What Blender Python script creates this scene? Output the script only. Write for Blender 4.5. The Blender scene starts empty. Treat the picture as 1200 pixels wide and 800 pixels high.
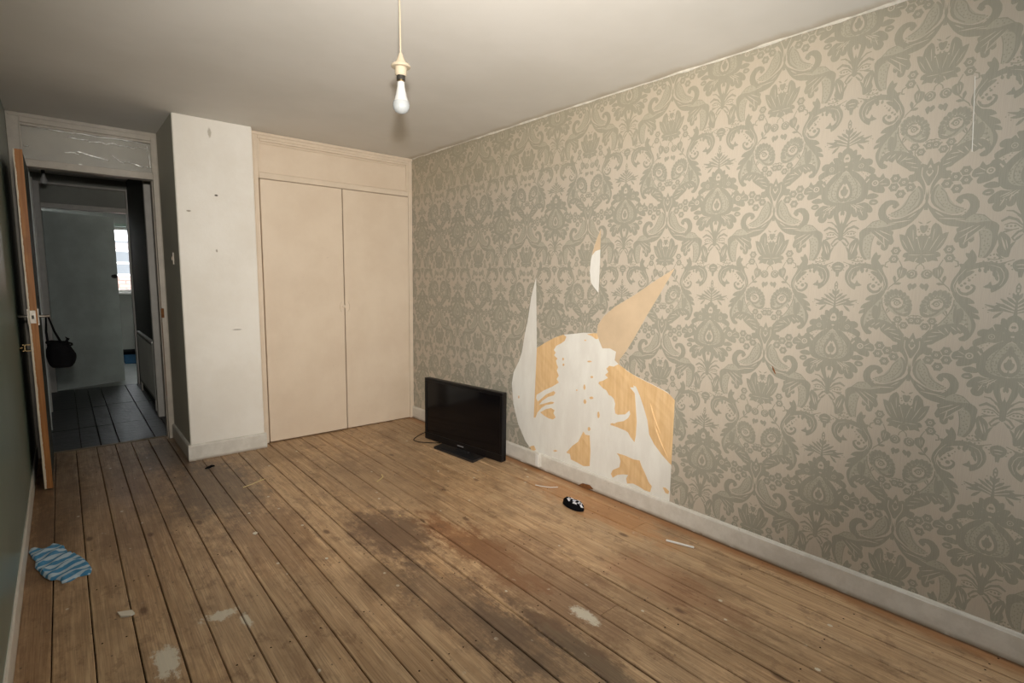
import bpy, math, random
import numpy as np
from mathutils import Vector, Matrix
from mathutils.geometry import delaunay_2d_cdt

SC = bpy.context.scene
COL = SC.collection
# ---------------------------------------------------------------- camera
cd = bpy.data.cameras.new('camera'); cam = bpy.data.objects.new('camera', cd); COL.objects.link(cam)
RT = Vector((0.76061739, -0.64905698, 0.01364638)); UP = Vector((0.06592579, 0.09813466, 0.9929871)); FW = Vector((0.64584439, 0.75438361, -0.11743252))
cam.matrix_world = Matrix(((RT.x, UP.x, -FW.x, -2.50186), (RT.y, UP.y, -FW.y, -4.36771), (RT.z, UP.z, -FW.z, 1.32654), (0, 0, 0, 1)))
cd.sensor_width = 36; cd.lens = 615.8 / 1200 * 36; cd.clip_start = .02; cd.clip_end = 100
SC.camera = cam
# ---------------------------------------------------------------- daylight, flash, exposure
w = bpy.data.worlds.new('overcast_sky'); SC.world = w; w.use_nodes = True
bg = w.node_tree.nodes['Background']; bg.inputs[0].default_value = (.93, .97, 1.0, 1); bg.inputs[1].default_value = 3.8
def area(name, loc, rot, sx, sy, power, col, portal=False):
    l = bpy.data.lights.new(name, 'AREA'); l.shape = 'RECTANGLE'; l.size = sx; l.size_y = sy; l.energy = power; l.color = col
    if portal: l.cycles.is_portal = True
    o = bpy.data.objects.new(name, l); COL.objects.link(o); o.location = loc; o.rotation_euler = rot; return o
WX0, WX1, WZ0, WZ1, NY = -1.75, -.30, .85, 2.15, -5.0        # the bedroom window behind the photographer
area('window_portal', ((WX0 + WX1) / 2, NY - .02, (WZ0 + WZ1) / 2), (-math.pi / 2, 0, 0), WX1 - WX0, WZ1 - WZ0, 1, (1, 1, 1), True)
area('window_portal', (-1.75, 5.72, 1.55), (math.pi / 2, 0, 0), 1.2, 1.1, 1, (1, 1, 1), True)
fl = bpy.data.lights.new('camera_flash', 'SPOT'); fl.energy = 370; fl.color = (1, .935, .85); fl.shadow_soft_size = .035; fl.spot_size = math.radians(97); fl.spot_blend = 1
flo = bpy.data.objects.new('camera_flash', fl); COL.objects.link(flo); flo.location = (-2.47, -4.33, 1.53)
flo.rotation_euler = Vector((.60, .78, .06)).to_track_quat('-Z', 'Y').to_euler()
SC.view_settings.view_transform = 'Standard'; SC.view_settings.look = 'None'; SC.view_settings.gamma = 1
SC.view_settings.use_curve_mapping = False; SC.view_settings.exposure = 0.36

# ---------------------------------------------------------------- helpers
R = random.Random(7)
ORG = {}
def tag(o, label=None, cat=None, group=None, kind=None):
    if label: o['label'] = label
    if cat: o['category'] = cat
    if group: o['group'] = group
    if kind: o['kind'] = kind
    return o
def link_mesh(name, me, mats, parent=None):
    o = bpy.data.objects.new(name, me); COL.objects.link(o)
    for m in (mats if isinstance(mats, (list, tuple)) else [mats]):
        me.materials.append(m)
    if parent: o.parent = parent; ORG[o.name] = ORG[parent.name]
    else: ORG[o.name] = Vector((0, 0, 0))
    return o
def thing(name, loc, label, cat, group=None):
    o = bpy.data.objects.new(name, None); COL.objects.link(o); o.location = loc; o.empty_display_size = .05
    ORG[o.name] = Vector(loc); return tag(o, label, cat, group)
def struct(o): o['kind'] = 'structure'; return o
class MB:
    def __init__(s): s.v = []; s.f = []; s.mi = []
    def add(s, vs, fs, m=0):
        b = len(s.v); s.v += [tuple(v) for v in vs]; s.f += [tuple(b + i for i in f) for f in fs]; s.mi += [m] * len(fs); return s
    def box(s, x0, x1, y0, y1, z0, z1, c=0, m=0):
        """box, with chamfer c on all edges"""
        if c <= 0:
            return s.add([(x, y, z) for z in (z0, z1) for y in (y0, y1) for x in (x0, x1)],
                  [(0, 2, 3, 1), (4, 5, 7, 6), (0, 1, 5, 4), (2, 6, 7, 3), (0, 4, 6, 2), (1, 3, 7, 5)], m)
        vs = []; idx = {}
        for i, x in enumerate((x0, x1)):
            for j, y in enumerate((y0, y1)):
                for k, z in enumerate((z0, z1)):
                    sx = c if i == 0 else -c; sy = c if j == 0 else -c; sz = c if k == 0 else -c
                    for a, p in enumerate(((x, y + sy, z + sz), (x + sx, y, z + sz), (x + sx, y + sy, z))):
                        idx[i, j, k, a] = len(vs); vs.append(p)
        fs = []
        for i in (0, 1):
            q = [idx[i, 0, 0, 0], idx[i, 1, 0, 0], idx[i, 1, 1, 0], idx[i, 0, 1, 0]]; fs.append(q if i else q[::-1])
            q = [idx[0, i, 0, 1], idx[1, i, 0, 1], idx[1, i, 1, 1], idx[0, i, 1, 1]]; fs.append(q[::-1] if i else q)
            q = [idx[0, 0, i, 2], idx[1, 0, i, 2], idx[1, 1, i, 2], idx[0, 1, i, 2]]; fs.append(q if i else q[::-1])
        for a in (0, 1):
            for b in (0, 1):
                fs.append((idx[a, b, 0, 0], idx[a, b, 1, 0], idx[a, b, 1, 1], idx[a, b, 0, 1]))
                fs.append((idx[a, 0, b, 0], idx[a, 1, b, 0], idx[a, 1, b, 2], idx[a, 0, b, 2]))
                fs.append((idx[0, a, b, 1], idx[1, a, b, 1], idx[1, a, b, 2], idx[0, a, b, 2]))
        for i in (0, 1):
            for j in (0, 1):
                for k in (0, 1): fs.append((idx[i, j, k, 0], idx[i, j, k, 1], idx[i, j, k, 2]))
        return s.add(vs, fs, m)
    def tube(s, pts, r, n=8, m=0, cap=True, flat=1.0):
        pts = [Vector(p) for p in pts]; rr = r if isinstance(r, (list, tuple)) else [r] * len(pts)
        vs = []; fs = []; ref = None
        for i, p in enumerate(pts):
            t = (pts[min(i + 1, len(pts) - 1)] - pts[max(i - 1, 0)]).normalized()
            if ref is None: ref = Vector((0, 0, 1)) if abs(t.z) < .9 else Vector((1, 0, 0))
            a = (ref - t * ref.dot(t)).normalized(); ref = a; b = t.cross(a)
            for k in range(n):
                th = 2 * math.pi * k / n; vs.append(p + (a * math.cos(th) * flat + b * math.sin(th)) * rr[i])
        for i in range(len(pts) - 1):
            for k in range(n): fs.append((i * n + k, i * n + (k + 1) % n, (i + 1) * n + (k + 1) % n, (i + 1) * n + k))
        if cap: fs.append(tuple(range(n))[::-1]); fs.append(tuple((len(pts) - 1) * n + k for k in range(n)))
        return s.add(vs, fs, m)
    def lathe(s, prof, c, n=24, m=0, axis='z'):
        """prof = (r, h) pairs along the axis from c"""
        vs = []; fs = []
        for r, h in prof:
            for k in range(n):
                th = 2 * math.pi * k / n; a, b = r * math.cos(th), r * math.sin(th)
                vs.append({'z': (c[0] + a, c[1] + b, c[2] + h), 'x': (c[0] + h, c[1] + a, c[2] + b), 'y': (c[0] + b, c[1] + h, c[2] + a)}[axis])
        for i in range(len(prof) - 1):
            for k in range(n): fs.append((i * n + k, i * n + (k + 1) % n, (i + 1) * n + (k + 1) % n, (i + 1) * n + k))
        return s.add(vs, fs, m)
    def prism(s, poly, h, f, m=0):
        """poly of 2D points, f(u, v, w) -> xyz for w = 0 and h"""
        n = len(poly); vs = [f(u, v, 0) for u, v in poly] + [f(u, v, h) for u, v in poly]
        return s.add(vs, [tuple(range(n))[::-1], tuple(range(n, 2 * n))] + [(i, (i + 1) % n, n + (i + 1) % n, n + i) for i in range(n)], m)
    def build(s, name, mats, parent=None, smooth=False, angle=None):
        off = ORG[parent.name] if parent else Vector((0, 0, 0))
        me = bpy.data.meshes.new(name); me.from_pydata([tuple(Vector(v) - off) for v in s.v], [], s.f); me.update()
        o = link_mesh(name, me, mats, parent)
        for p, mi in zip(me.polygons, s.mi): p.material_index = mi
        import bmesh
        bm = bmesh.new(); bm.from_mesh(me); bmesh.ops.recalc_face_normals(bm, faces=bm.faces); bm.to_mesh(me); bm.free()
        if smooth:
            for p in me.polygons: p.use_smooth = True
            me.set_sharp_from_angle(angle=math.radians(angle or 40))
        return o

# ---------------------------------------------------------------- node materials
class X:
    """socket wrapper so that node maths can be written as expressions"""
    nt = None
    def __init__(s, k): s.k = k
    @staticmethod
    def m(op, *a, clamp=False):
        n = X.nt.nodes.new('ShaderNodeMath'); n.operation = op; n.use_clamp = clamp
        for i, v in enumerate(a):
            if isinstance(v, X): X.nt.links.new(v.k, n.inputs[i])
            else: n.inputs[i].default_value = v
        return X(n.outputs[0])
    def __add__(s, o): return X.m('ADD', s, o)
    def __sub__(s, o): return X.m('SUBTRACT', s, o)
    def __rsub__(s, o): return X.m('SUBTRACT', o, s)
    def __mul__(s, o): return X.m('MULTIPLY', s, o)
    __radd__ = __add__; __rmul__ = __mul__
def sstep(v, a, b):
    n = X.nt.nodes.new('ShaderNodeMapRange'); n.interpolation_type = 'SMOOTHSTEP'
    X.nt.links.new(v.k, n.inputs[0]); n.inputs[1].default_value = a; n.inputs[2].default_value = b
    return X(n.outputs[0])
def mixc(f, a, b):
    n = X.nt.nodes.new('ShaderNodeMix'); n.data_type = 'RGBA'
    if isinstance(f, X): X.nt.links.new(f.k, n.inputs[0])
    else: n.inputs[0].default_value = f
    for i, c in ((6, a), (7, b)):
        if isinstance(c, X): X.nt.links.new(c.k, n.inputs[i])
        else: n.inputs[i].default_value = (*c, 1)
    return X(n.outputs[2])
def coords():
    n = X.nt.nodes.new('ShaderNodeTexCoord'); s = X.nt.nodes.new('ShaderNodeSeparateXYZ'); X.nt.links.new(n.outputs['Object'], s.inputs[0])
    return X(n.outputs['Object']), X(s.outputs[0]), X(s.outputs[1]), X(s.outputs[2])
def vec(x, y, z):
    n = X.nt.nodes.new('ShaderNodeCombineXYZ')
    for i, v in enumerate((x, y, z)):
        if isinstance(v, X): X.nt.links.new(v.k, n.inputs[i])
        else: n.inputs[i].default_value = v
    return X(n.outputs[0])
def noise(v, scale, detail=3, rough=.5, dist=0):
    n = X.nt.nodes.new('ShaderNodeTexNoise'); X.nt.links.new(v.k, n.inputs['Vector'])
    n.inputs['Scale'].default_value = scale; n.inputs['Detail'].default_value = detail; n.inputs['Roughness'].default_value = rough; n.inputs['Distortion'].default_value = dist
    return X(n.outputs[0])
def voro(v, scale, feat='F1'):
    n = X.nt.nodes.new('ShaderNodeTexVoronoi'); n.feature = feat; X.nt.links.new(v.k, n.inputs['Vector']); n.inputs['Scale'].default_value = scale
    return X(n.outputs['Distance'])
def blob(x, y, cx, cy, rx, ry, edge, nz=None, amt=.5):
    """soft ellipse mask, 1 inside"""
    a = (x - cx) * (1 / rx); b = (y - cy) * (1 / ry); d = X.m('SQRT', a * a + b * b)
    if nz is not None: d = d + (nz - .5) * amt
    return 1.0 - sstep(d, 1 - edge, 1 + edge)
def mat(name, fn, rough=.5, spec=.5, metal=0, **kw):
    m = bpy.data.materials.new(name); m.use_nodes = True; nt = m.node_tree; X.nt = nt; b = nt.nodes['Principled BSDF']
    b.inputs['Roughness'].default_value = rough; b.inputs['Specular IOR Level'].default_value = spec; b.inputs['Metallic'].default_value = metal
    for k, v in kw.items(): b.inputs[k.replace('_', ' ')].default_value = v
    if callable(fn):
        r = fn(); c, bump, rg = (list(r) + [None, None])[:3] if isinstance(r, tuple) else (r, None, None)
        nt.links.new(c.k, b.inputs['Base Color'])
        if bump is not None:
            n = nt.nodes.new('ShaderNodeBump'); n.inputs['Strength'].default_value = bump[1]; n.inputs['Distance'].default_value = bump[2]
            nt.links.new(bump[0].k, n.inputs['Height']); nt.links.new(n.outputs[0], b.inputs['Normal'])
        if rg is not None: nt.links.new(rg.k, b.inputs['Roughness'])
    else: b.inputs['Base Color'].default_value = (*fn, 1)
    return m
def painted(c, var=.1, sc=6, dirt=None, bump=.15):
    """hand painted surface: soft tone drift, a little dirt and roller relief"""
    def f():
        o, x, y, z = coords(); n = noise(o, sc, 4, .6)
        k = mixc(sstep(n, .3, .75) * 1.0, tuple(v * (1 - var) for v in c), tuple(min(1, v * (1 + var * .5)) for v in c))
        if dirt:
            d = sstep(noise(o, 22, 5, .7), .66, .8) * .5; k = mixc(d, k, dirt)
        return k, (noise(o, 90, 3, .6), bump, .002)
    return f
M = {}
def wallpaper(c, spread):
    def f():
        o, x, y, z = coords()
        thread = noise(vec(x, y * 500, z * 12), 1, 2, .6); n = noise(o, 3, 3, .6)
        k = mixc(sstep(thread, .3, .7), tuple(v * (1 - spread) for v in c), tuple(v * (1 + spread * .6) for v in c))
        k = mixc(sstep(n, .45, .8) * .12, k, (.45, .40, .30))
        warm_top = blob(y, z, -.2, 2.3, 3.6, .28, .6, n, .8) * .22           # warm bounced light towards the ceiling, put into the paper colour
        k = mixc(warm_top, k, (.47, .38, .22))
        return k, (thread, .25, .0006)
    return f
M['paper'] = mat('wallpaper_beige_ground', wallpaper((.50, .44, .362), .05), .62, .3)
M['ink'] = mat('wallpaper_grey_green_print', wallpaper((.32, .305, .247), .07), .45, .45)
M['tone'] = mat('wallpaper_half_tone_print', wallpaper((.405, .375, .305), .07), .5, .4)
def plaster():
    o, x, y, z = coords(); n = noise(vec(x, y * 9, z * 3), 1, 5, .65)
    return mixc(sstep(n, .35, .7), (.72, .70, .65), (.79, .78, .73)), (noise(o, 60, 4, .6), .2, .002)
M['plaster'] = mat('bare_white_plaster', plaster, .8, .2)
def orange():
    o, x, y, z = coords(); n = noise(vec(x, y * 40, z * 5), 1, 3, .6)
    ridge = noise(vec(x, (y * .8 - z) * 9, (z + y) * 1.2), 1, 2, .5)
    return mixc(sstep(n, .3, .7), (.68, .45, .225), (.76, .53, .29)), (ridge, .5, .02)
M['orange'] = mat('old_orange_paper', orange, .6, .3)
M['tan'] = mat('tan_backing_paper', painted((.60, .46, .31), .08, 5, bump=.1), .75, .2)
def ceilm():
    o, x, y, z = coords(); n = noise(o, 1.3, 4, .6); b = noise(vec(x * 2, y * 30, z), 1, 3, .6)
    k = mixc(sstep(n, .3, .7), (.68, .66, .615), (.74, .72, .68))
    edge = sstep(x + noise(vec(x * .5, y * 6, z), 1, 4, .6) * .10, -.03, .045)
    k = mixc(edge * .55, k, (.47, .39, .27))
    return k, (b, .15, .004)
M['ceiling'] = mat('ceiling_paint', ceilm, .8, .2)
M['caulk'] = mat('cracked_white_filler', painted((.72, .68, .60), .15, 30), .7, .2)
def leftw():
    o, x, y, z = coords(); n = noise(o, 2.2, 5, .6)
    return mixc(sstep(n, .3, .75), (.135, .18, .15), (.175, .225, .19)), (noise(o, 70, 3, .6), .04, .001)
M['green'] = mat('dark_green_gloss_wall_paint', leftw, .3, .45)
def pillar():
    o, x, y, z = coords(); n = noise(o, 2.5, 5, .65); k = mixc(sstep(n, .3, .7), (.76, .72, .65), (.82, .79, .73))
    for a, b, rx, rz, c in ((-1.626, 1.887, .011, .007, (.10, .09, .07)), (-1.648, 2.31, .010, .03, (.50, .46, .39)), (-1.80, 1.764, .014, .006, (.35, .31, .25)), (-1.64, 1.50, .006, .01, (.4, .36, .3)), (-1.53, .93, .03, .004, (.4, .37, .32))):
        k = mixc(blob(x, z, a, b, rx, rz, .35, noise(o, 60, 2), .9), k, c)
    return k, (noise(o, 45, 4, .6), .3, .003)
M['pillar'] = mat('scuffed_white_wall_paint', pillar, .7, .25)
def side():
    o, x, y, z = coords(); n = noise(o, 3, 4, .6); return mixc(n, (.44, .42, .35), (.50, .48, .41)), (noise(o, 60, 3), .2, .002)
M['side'] = mat('wall_paint_and_side_shade', side, .7, .25)
def skirt():
    o, x, y, z = coords(); n = noise(o, 14, 5, .7); k = mixc(sstep(n, .35, .7), (.60, .57, .51), (.69, .66, .60))
    chips = sstep(noise(vec(x * 8, y * 12, z * 40), 1.2, 4, .7), .68, .72)
    k = mixc(chips * .8, k, (.22, .15, .09))
    low = (1.0 - sstep(z, .0, .024)) * sstep(noise(o, 9, 4, .6), .25, .5)
    return mixc(low * .75, k, (.24, .17, .10)), (n, .2, .002)
M['skirt'] = mat('chipped_white_gloss', skirt, .35, .5)
def cream():
    o, x, y, z = coords(); n = noise(o, 2.2, 5, .65); k = mixc(sstep(n, .3, .7), (.655, .535, .41), (.715, .60, .47))
    d = sstep(noise(o, 26, 3, .7), .71, .78) * .35; k = mixc(d, k, (.36, .26, .18))
    return k, (noise(vec(x * 60, y * 60, z * 9), 1, 3), .15, .002)
M['cream'] = mat('old_cream_gloss_paint', cream, .42, .45)
M['creamedge'] = mat('worn_cream_moulding_paint', painted((.685, .575, .45), .05, 9, (.42, .31, .21)), .42, .45)
M['frame'] = mat('door_frame_paint', painted((.52, .47, .40), .12, 12, (.25, .17, .10)), .45, .45)
M['hallframe'] = mat('hall_frame_paint', painted((.56, .54, .50), .1, 8), .5, .4)
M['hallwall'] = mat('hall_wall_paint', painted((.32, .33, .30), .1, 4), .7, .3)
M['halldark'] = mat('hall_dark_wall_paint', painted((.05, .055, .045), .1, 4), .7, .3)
M['hallwhite'] = mat('hall_white_board_paint', painted((.66, .70, .67), .1, 6), .5, .4)
M['greydoor'] = mat('grey_green_door_paint', painted((.50, .56, .53), .14, 4, (.36, .39, .37)), .5, .4)
M['black'] = mat('matt_black_fabric', painted((.006, .006, .007), .3, 30), .9, .05)
M['screen'] = mat('black_glass_screen', (.003, .003, .004), .10, .28)
M['bezel'] = mat('gloss_black_plastic', (.004, .004, .005), .3, .25)
M['tvbase'] = mat('satin_black_plastic', painted((.018, .018, .02), .2, 20), .35, .5)
M['logo'] = mat('silver_print', (.22, .22, .24), .4, .5)
M['chrome'] = mat('worn_steel', painted((.40, .36, .31), .2, 40), .42, .5, 1)
M['brass'] = mat('old_brass', painted((.42, .30, .15), .2, 40), .35, .5, 1)
M['rust'] = mat('rusty_hinge', painted((.22, .09, .03), .3, 60), .8, .3)
def leafedge():
    o, x, y, z = coords(); g = noise(vec(x * 90, y * 90, z * 3), 1, 4, .6); n = noise(vec(x * 4, y, z * 5), 1, 4, .6)
    k = mixc(sstep(g, .3, .7), (.30, .115, .028), (.43, .185, .05)); k = mixc(sstep(n, .55, .75) * .5, k, (.22, .08, .02))
    pale = 1.0 - sstep(x + (noise(vec(x, y, z * 26), 1, 4, .7) - .5) * .010 + (z - 1) * .0028, -2.6525, -2.6505)
    return mixc(pale, k, (.66, .58, .45)), (g, .3, .001)
M['leafedge'] = mat('bare_orange_timber_edge', leafedge, .5, .4)
M['leafface'] = mat('dark_painted_door_face', painted((.05, .06, .055), .2, 6), .6, .3)
M['cord'] = mat('cream_plastic', (.40, .34, .25), .4, .4)
M['bulb'] = mat('white_bulb_body', (.42, .42, .41), .35, .4)
M['diffuser'] = mat('frosted_bulb_dome', (.30, .315, .32), .25, .5)
M['pin'] = mat('dark_bulb_cap', (.05, .045, .04), .35, .5, .6)
M['glass'] = mat('window_glass', (1, 1, 1), .0, .5, Transmission_Weight=1.0, IOR=1.02)
M['film'] = mat('creased_clear_plastic', (.85, .85, .82), .16, .8, Alpha=.16)
M['crease'] = mat('plastic_crease_glint', (.95, .95, .92), .28, 1.0, .75)
M['pane'] = mat('painted_transom_pane', painted((.46, .43, .36), .14, 5), .35, .5)
def wood():
    o, x, y, z = coords(); oi = X.nt.nodes.new('ShaderNodeObjectInfo'); r = X(oi.outputs['Random'])
    ys = y + r * 37.0; xs = x + r * 11.0
    warp = noise(vec(xs * 5, ys * 1.1, 0), 1, 3, .5)
    g1 = noise(vec(xs * 46 + warp * 5.0, ys * 1.3, 0), 1, 4, .62)
    g2 = noise(vec(xs * 210, ys * 5, 0), 1, 3, .6)
    k = mixc(sstep(g1, .28, .72), (.42, .25, .125), (.68, .465, .27))
    k = mixc(sstep(g2, .42, .66) * .6, k, (.22, .12, .06))
    k = mixc(r * .22, k, (.70, .51, .315))
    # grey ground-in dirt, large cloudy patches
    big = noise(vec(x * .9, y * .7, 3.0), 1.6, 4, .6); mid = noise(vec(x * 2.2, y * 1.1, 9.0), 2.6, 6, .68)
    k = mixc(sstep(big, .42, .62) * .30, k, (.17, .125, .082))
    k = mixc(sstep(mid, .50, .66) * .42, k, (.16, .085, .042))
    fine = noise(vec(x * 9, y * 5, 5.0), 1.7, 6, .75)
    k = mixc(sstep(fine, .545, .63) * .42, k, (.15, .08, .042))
    # stains, each at its own place; broad left ones also paint in shade
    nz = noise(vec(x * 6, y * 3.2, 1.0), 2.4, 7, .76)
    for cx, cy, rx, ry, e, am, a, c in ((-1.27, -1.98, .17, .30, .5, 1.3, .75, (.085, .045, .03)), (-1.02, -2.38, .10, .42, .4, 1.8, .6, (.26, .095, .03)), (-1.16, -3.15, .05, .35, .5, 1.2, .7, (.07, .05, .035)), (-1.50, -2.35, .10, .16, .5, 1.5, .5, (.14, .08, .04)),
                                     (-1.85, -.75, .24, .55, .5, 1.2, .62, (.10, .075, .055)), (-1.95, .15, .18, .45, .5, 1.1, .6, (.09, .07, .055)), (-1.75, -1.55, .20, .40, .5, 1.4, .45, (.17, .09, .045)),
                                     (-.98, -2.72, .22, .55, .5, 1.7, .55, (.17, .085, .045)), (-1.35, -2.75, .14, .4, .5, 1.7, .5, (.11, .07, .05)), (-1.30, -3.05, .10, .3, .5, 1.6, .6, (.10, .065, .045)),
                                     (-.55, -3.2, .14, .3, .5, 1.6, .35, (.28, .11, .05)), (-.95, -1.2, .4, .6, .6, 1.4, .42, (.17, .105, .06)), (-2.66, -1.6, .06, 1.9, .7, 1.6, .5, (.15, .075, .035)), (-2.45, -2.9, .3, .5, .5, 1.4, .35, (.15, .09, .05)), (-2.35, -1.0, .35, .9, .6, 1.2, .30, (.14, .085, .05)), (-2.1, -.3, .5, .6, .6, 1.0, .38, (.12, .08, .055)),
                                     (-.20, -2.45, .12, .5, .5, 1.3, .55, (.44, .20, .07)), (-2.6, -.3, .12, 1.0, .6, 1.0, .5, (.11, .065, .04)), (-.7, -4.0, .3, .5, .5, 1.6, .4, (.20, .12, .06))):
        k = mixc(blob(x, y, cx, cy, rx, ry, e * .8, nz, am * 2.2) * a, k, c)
    rim = sstep(x + (nz - .5) * .10, -.105, -.045); k = mixc(rim * .75, k, (.33, .14, .045))
    rim2 = sstep(x + (nz - .5) * .02, -.035, -.022); k = mixc(rim2 * .6, k, (.07, .045, .03))
    # whitish paint residue and drips
    pn = noise(vec(x * 30, y * 16, 2.0), 1, 7, .8)
    for cx, cy, rx, ry in ((-2.11, -2.17, .055, .030), (-2.31, -2.33, .035, .09), (-2.04, -2.26, .018, .05), (-1.00, -3.08, .03, .06), (-.62, -4.0, .05, .10)):
        k = mixc(blob(x, y, cx, cy, rx, ry, .25, pn, 3.6) * .8, k, (.68, .64, .53))
    drip = (1.0 - sstep(voro(vec(x, y * .8, 0), 8.5), .055, .075)) * sstep(noise(o, 3.1, 2), .44, .52)
    k = mixc(drip * .85, k, (.66, .61, .50))
    smear = sstep(noise(vec(x * 18, y * 7, 7.0), 1.3, 5, .7), .67, .76); k = mixc(smear * .6, k, (.60, .53, .42))
    # knots, nail heads
    kn = voro(vec(xs * 5.5, ys * 2.6, 0), 1); k = mixc((1.0 - sstep(kn, .04, .11)) * .8, k, (.10, .045, .022))
    speck = 1.0 - sstep(voro(vec(x * 1.0, y * .7, 4.0), 21), .05, .09); k = mixc(speck * .65, k, (.06, .04, .03))
    rg = .46 + (big - .5) * .3
    return k, (g1 * .5 + g2 * .5, .35, .0015), rg
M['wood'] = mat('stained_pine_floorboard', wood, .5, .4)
M['gap'] = mat('subfloor_and_gap_shade', (.035, .021, .013), .9, .1)
def slate():
    o, x, y, z = coords(); n = noise(o, 9, 5, .65)
    return mixc(sstep(n, .3, .75), (.02, .021, .024), (.065, .068, .075)), (noise(o, 14, 4, .6), .6, .01), .28 + n * .25
M['slate'] = mat('worn_black_painted_board', slate, .35, .5)
M['thresh'] = mat('threshold_wood', painted((.30, .24, .17), .3, 20, (.1, .07, .05)), .6, .3)
def cloth():
    o, x, y, z = coords(); w_ = noise(o, 9, 3, .6); d = (y * 1.0 - x * .55) + (w_ - .5) * .05
    s = X.m('SINE', d * 128.0); b = sstep(s, -.25, .35)
    k = mixc(b, (.07, .25, .46), (.47, .60, .70)); return mixc(sstep(noise(o, 40, 3), .5, .8) * .3, k, (.30, .45, .58)), (noise(o, 160, 2), .3, .001)
M['cloth'] = mat('blue_white_striped_cotton', cloth, .85, .2)
M['white'] = mat('checker_white_fabric', (.62, .62, .66), .8, .2)
M['chipm'] = mat('broken_plaster', (.70, .64, .54), .8, .2)
M['straw'] = mat('dry_straw', (.62, .49, .25), .7, .2)
M['wplastic'] = mat('white_plastic', (.74, .73, .70), .4, .4)
M['pgreen'] = mat('pale_green_plastic', (.30, .38, .32), .5, .4)
M['brick'] = mat('pink_brick', painted((.46, .27, .23), .1, 3), .8, .2)
M['stone'] = mat('pale_render', painted((.52, .44, .42), .06, 3), .8, .2)
M['darkglass'] = mat('far_window_glass', (.15, .16, .17), .15, .5)
M['blue'] = mat('blue_fabric', painted((.03, .10, .19), .2, 12), .7, .3)
M['lightfloor'] = mat('pale_far_room_floor', painted((.32, .33, .31), .15, 4), .35, .5)
# ---------------------------------------------------------------- room shell
Z = 2.4; XL = -2.713; YD = .62; YD2 = .72
def slab(name, boxes, m, kind=True, parent=None, c=0):
    b = MB()
    for x in boxes: b.box(*x, c)
    o = b.build(name, m, parent)
    return struct(o) if parent is None else o
ceiling = slab('ceiling', [(XL - .1, .1, -5.1, 6.0, Z, Z + .1)], M['ceiling'])
# wall_left: continuous dark green wall
slab('wall_left', [(XL - .1, XL, -5.1, YD, -.05, Z)], M['green'])
# near wall with its window opening
slab('wall_near', [(XL, WX0, NY - .1, NY, -.05, Z), (WX1, 0, NY - .1, NY, -.05, Z), (WX0, WX1, NY - .1, NY, -.05, WZ0), (WX0, WX1, NY - .1, NY, WZ1, Z)], M['side'])
# chimney-like wall block between the doorway and the wardrobe
b = MB(); b.box(-1.868, -1.374, -.108, YD, -.02, Z, .004)
b.build('wall_far', M['pillar']).__setitem__('kind', 'structure')
slab('wall_far_side_shade', [(-1.8705, -1.8682, -.103, YD, .0, Z - .002)], M['side'])  # thin sheet whose darker tone paints in the block's shaded side
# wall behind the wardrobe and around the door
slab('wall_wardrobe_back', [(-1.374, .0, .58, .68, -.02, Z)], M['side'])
slab('wall_door', [(-1.905, -1.868, YD, YD2, -.02, Z), (-1.868, -1.374, YD, YD2, -.02, Z)], M['side'])
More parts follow.
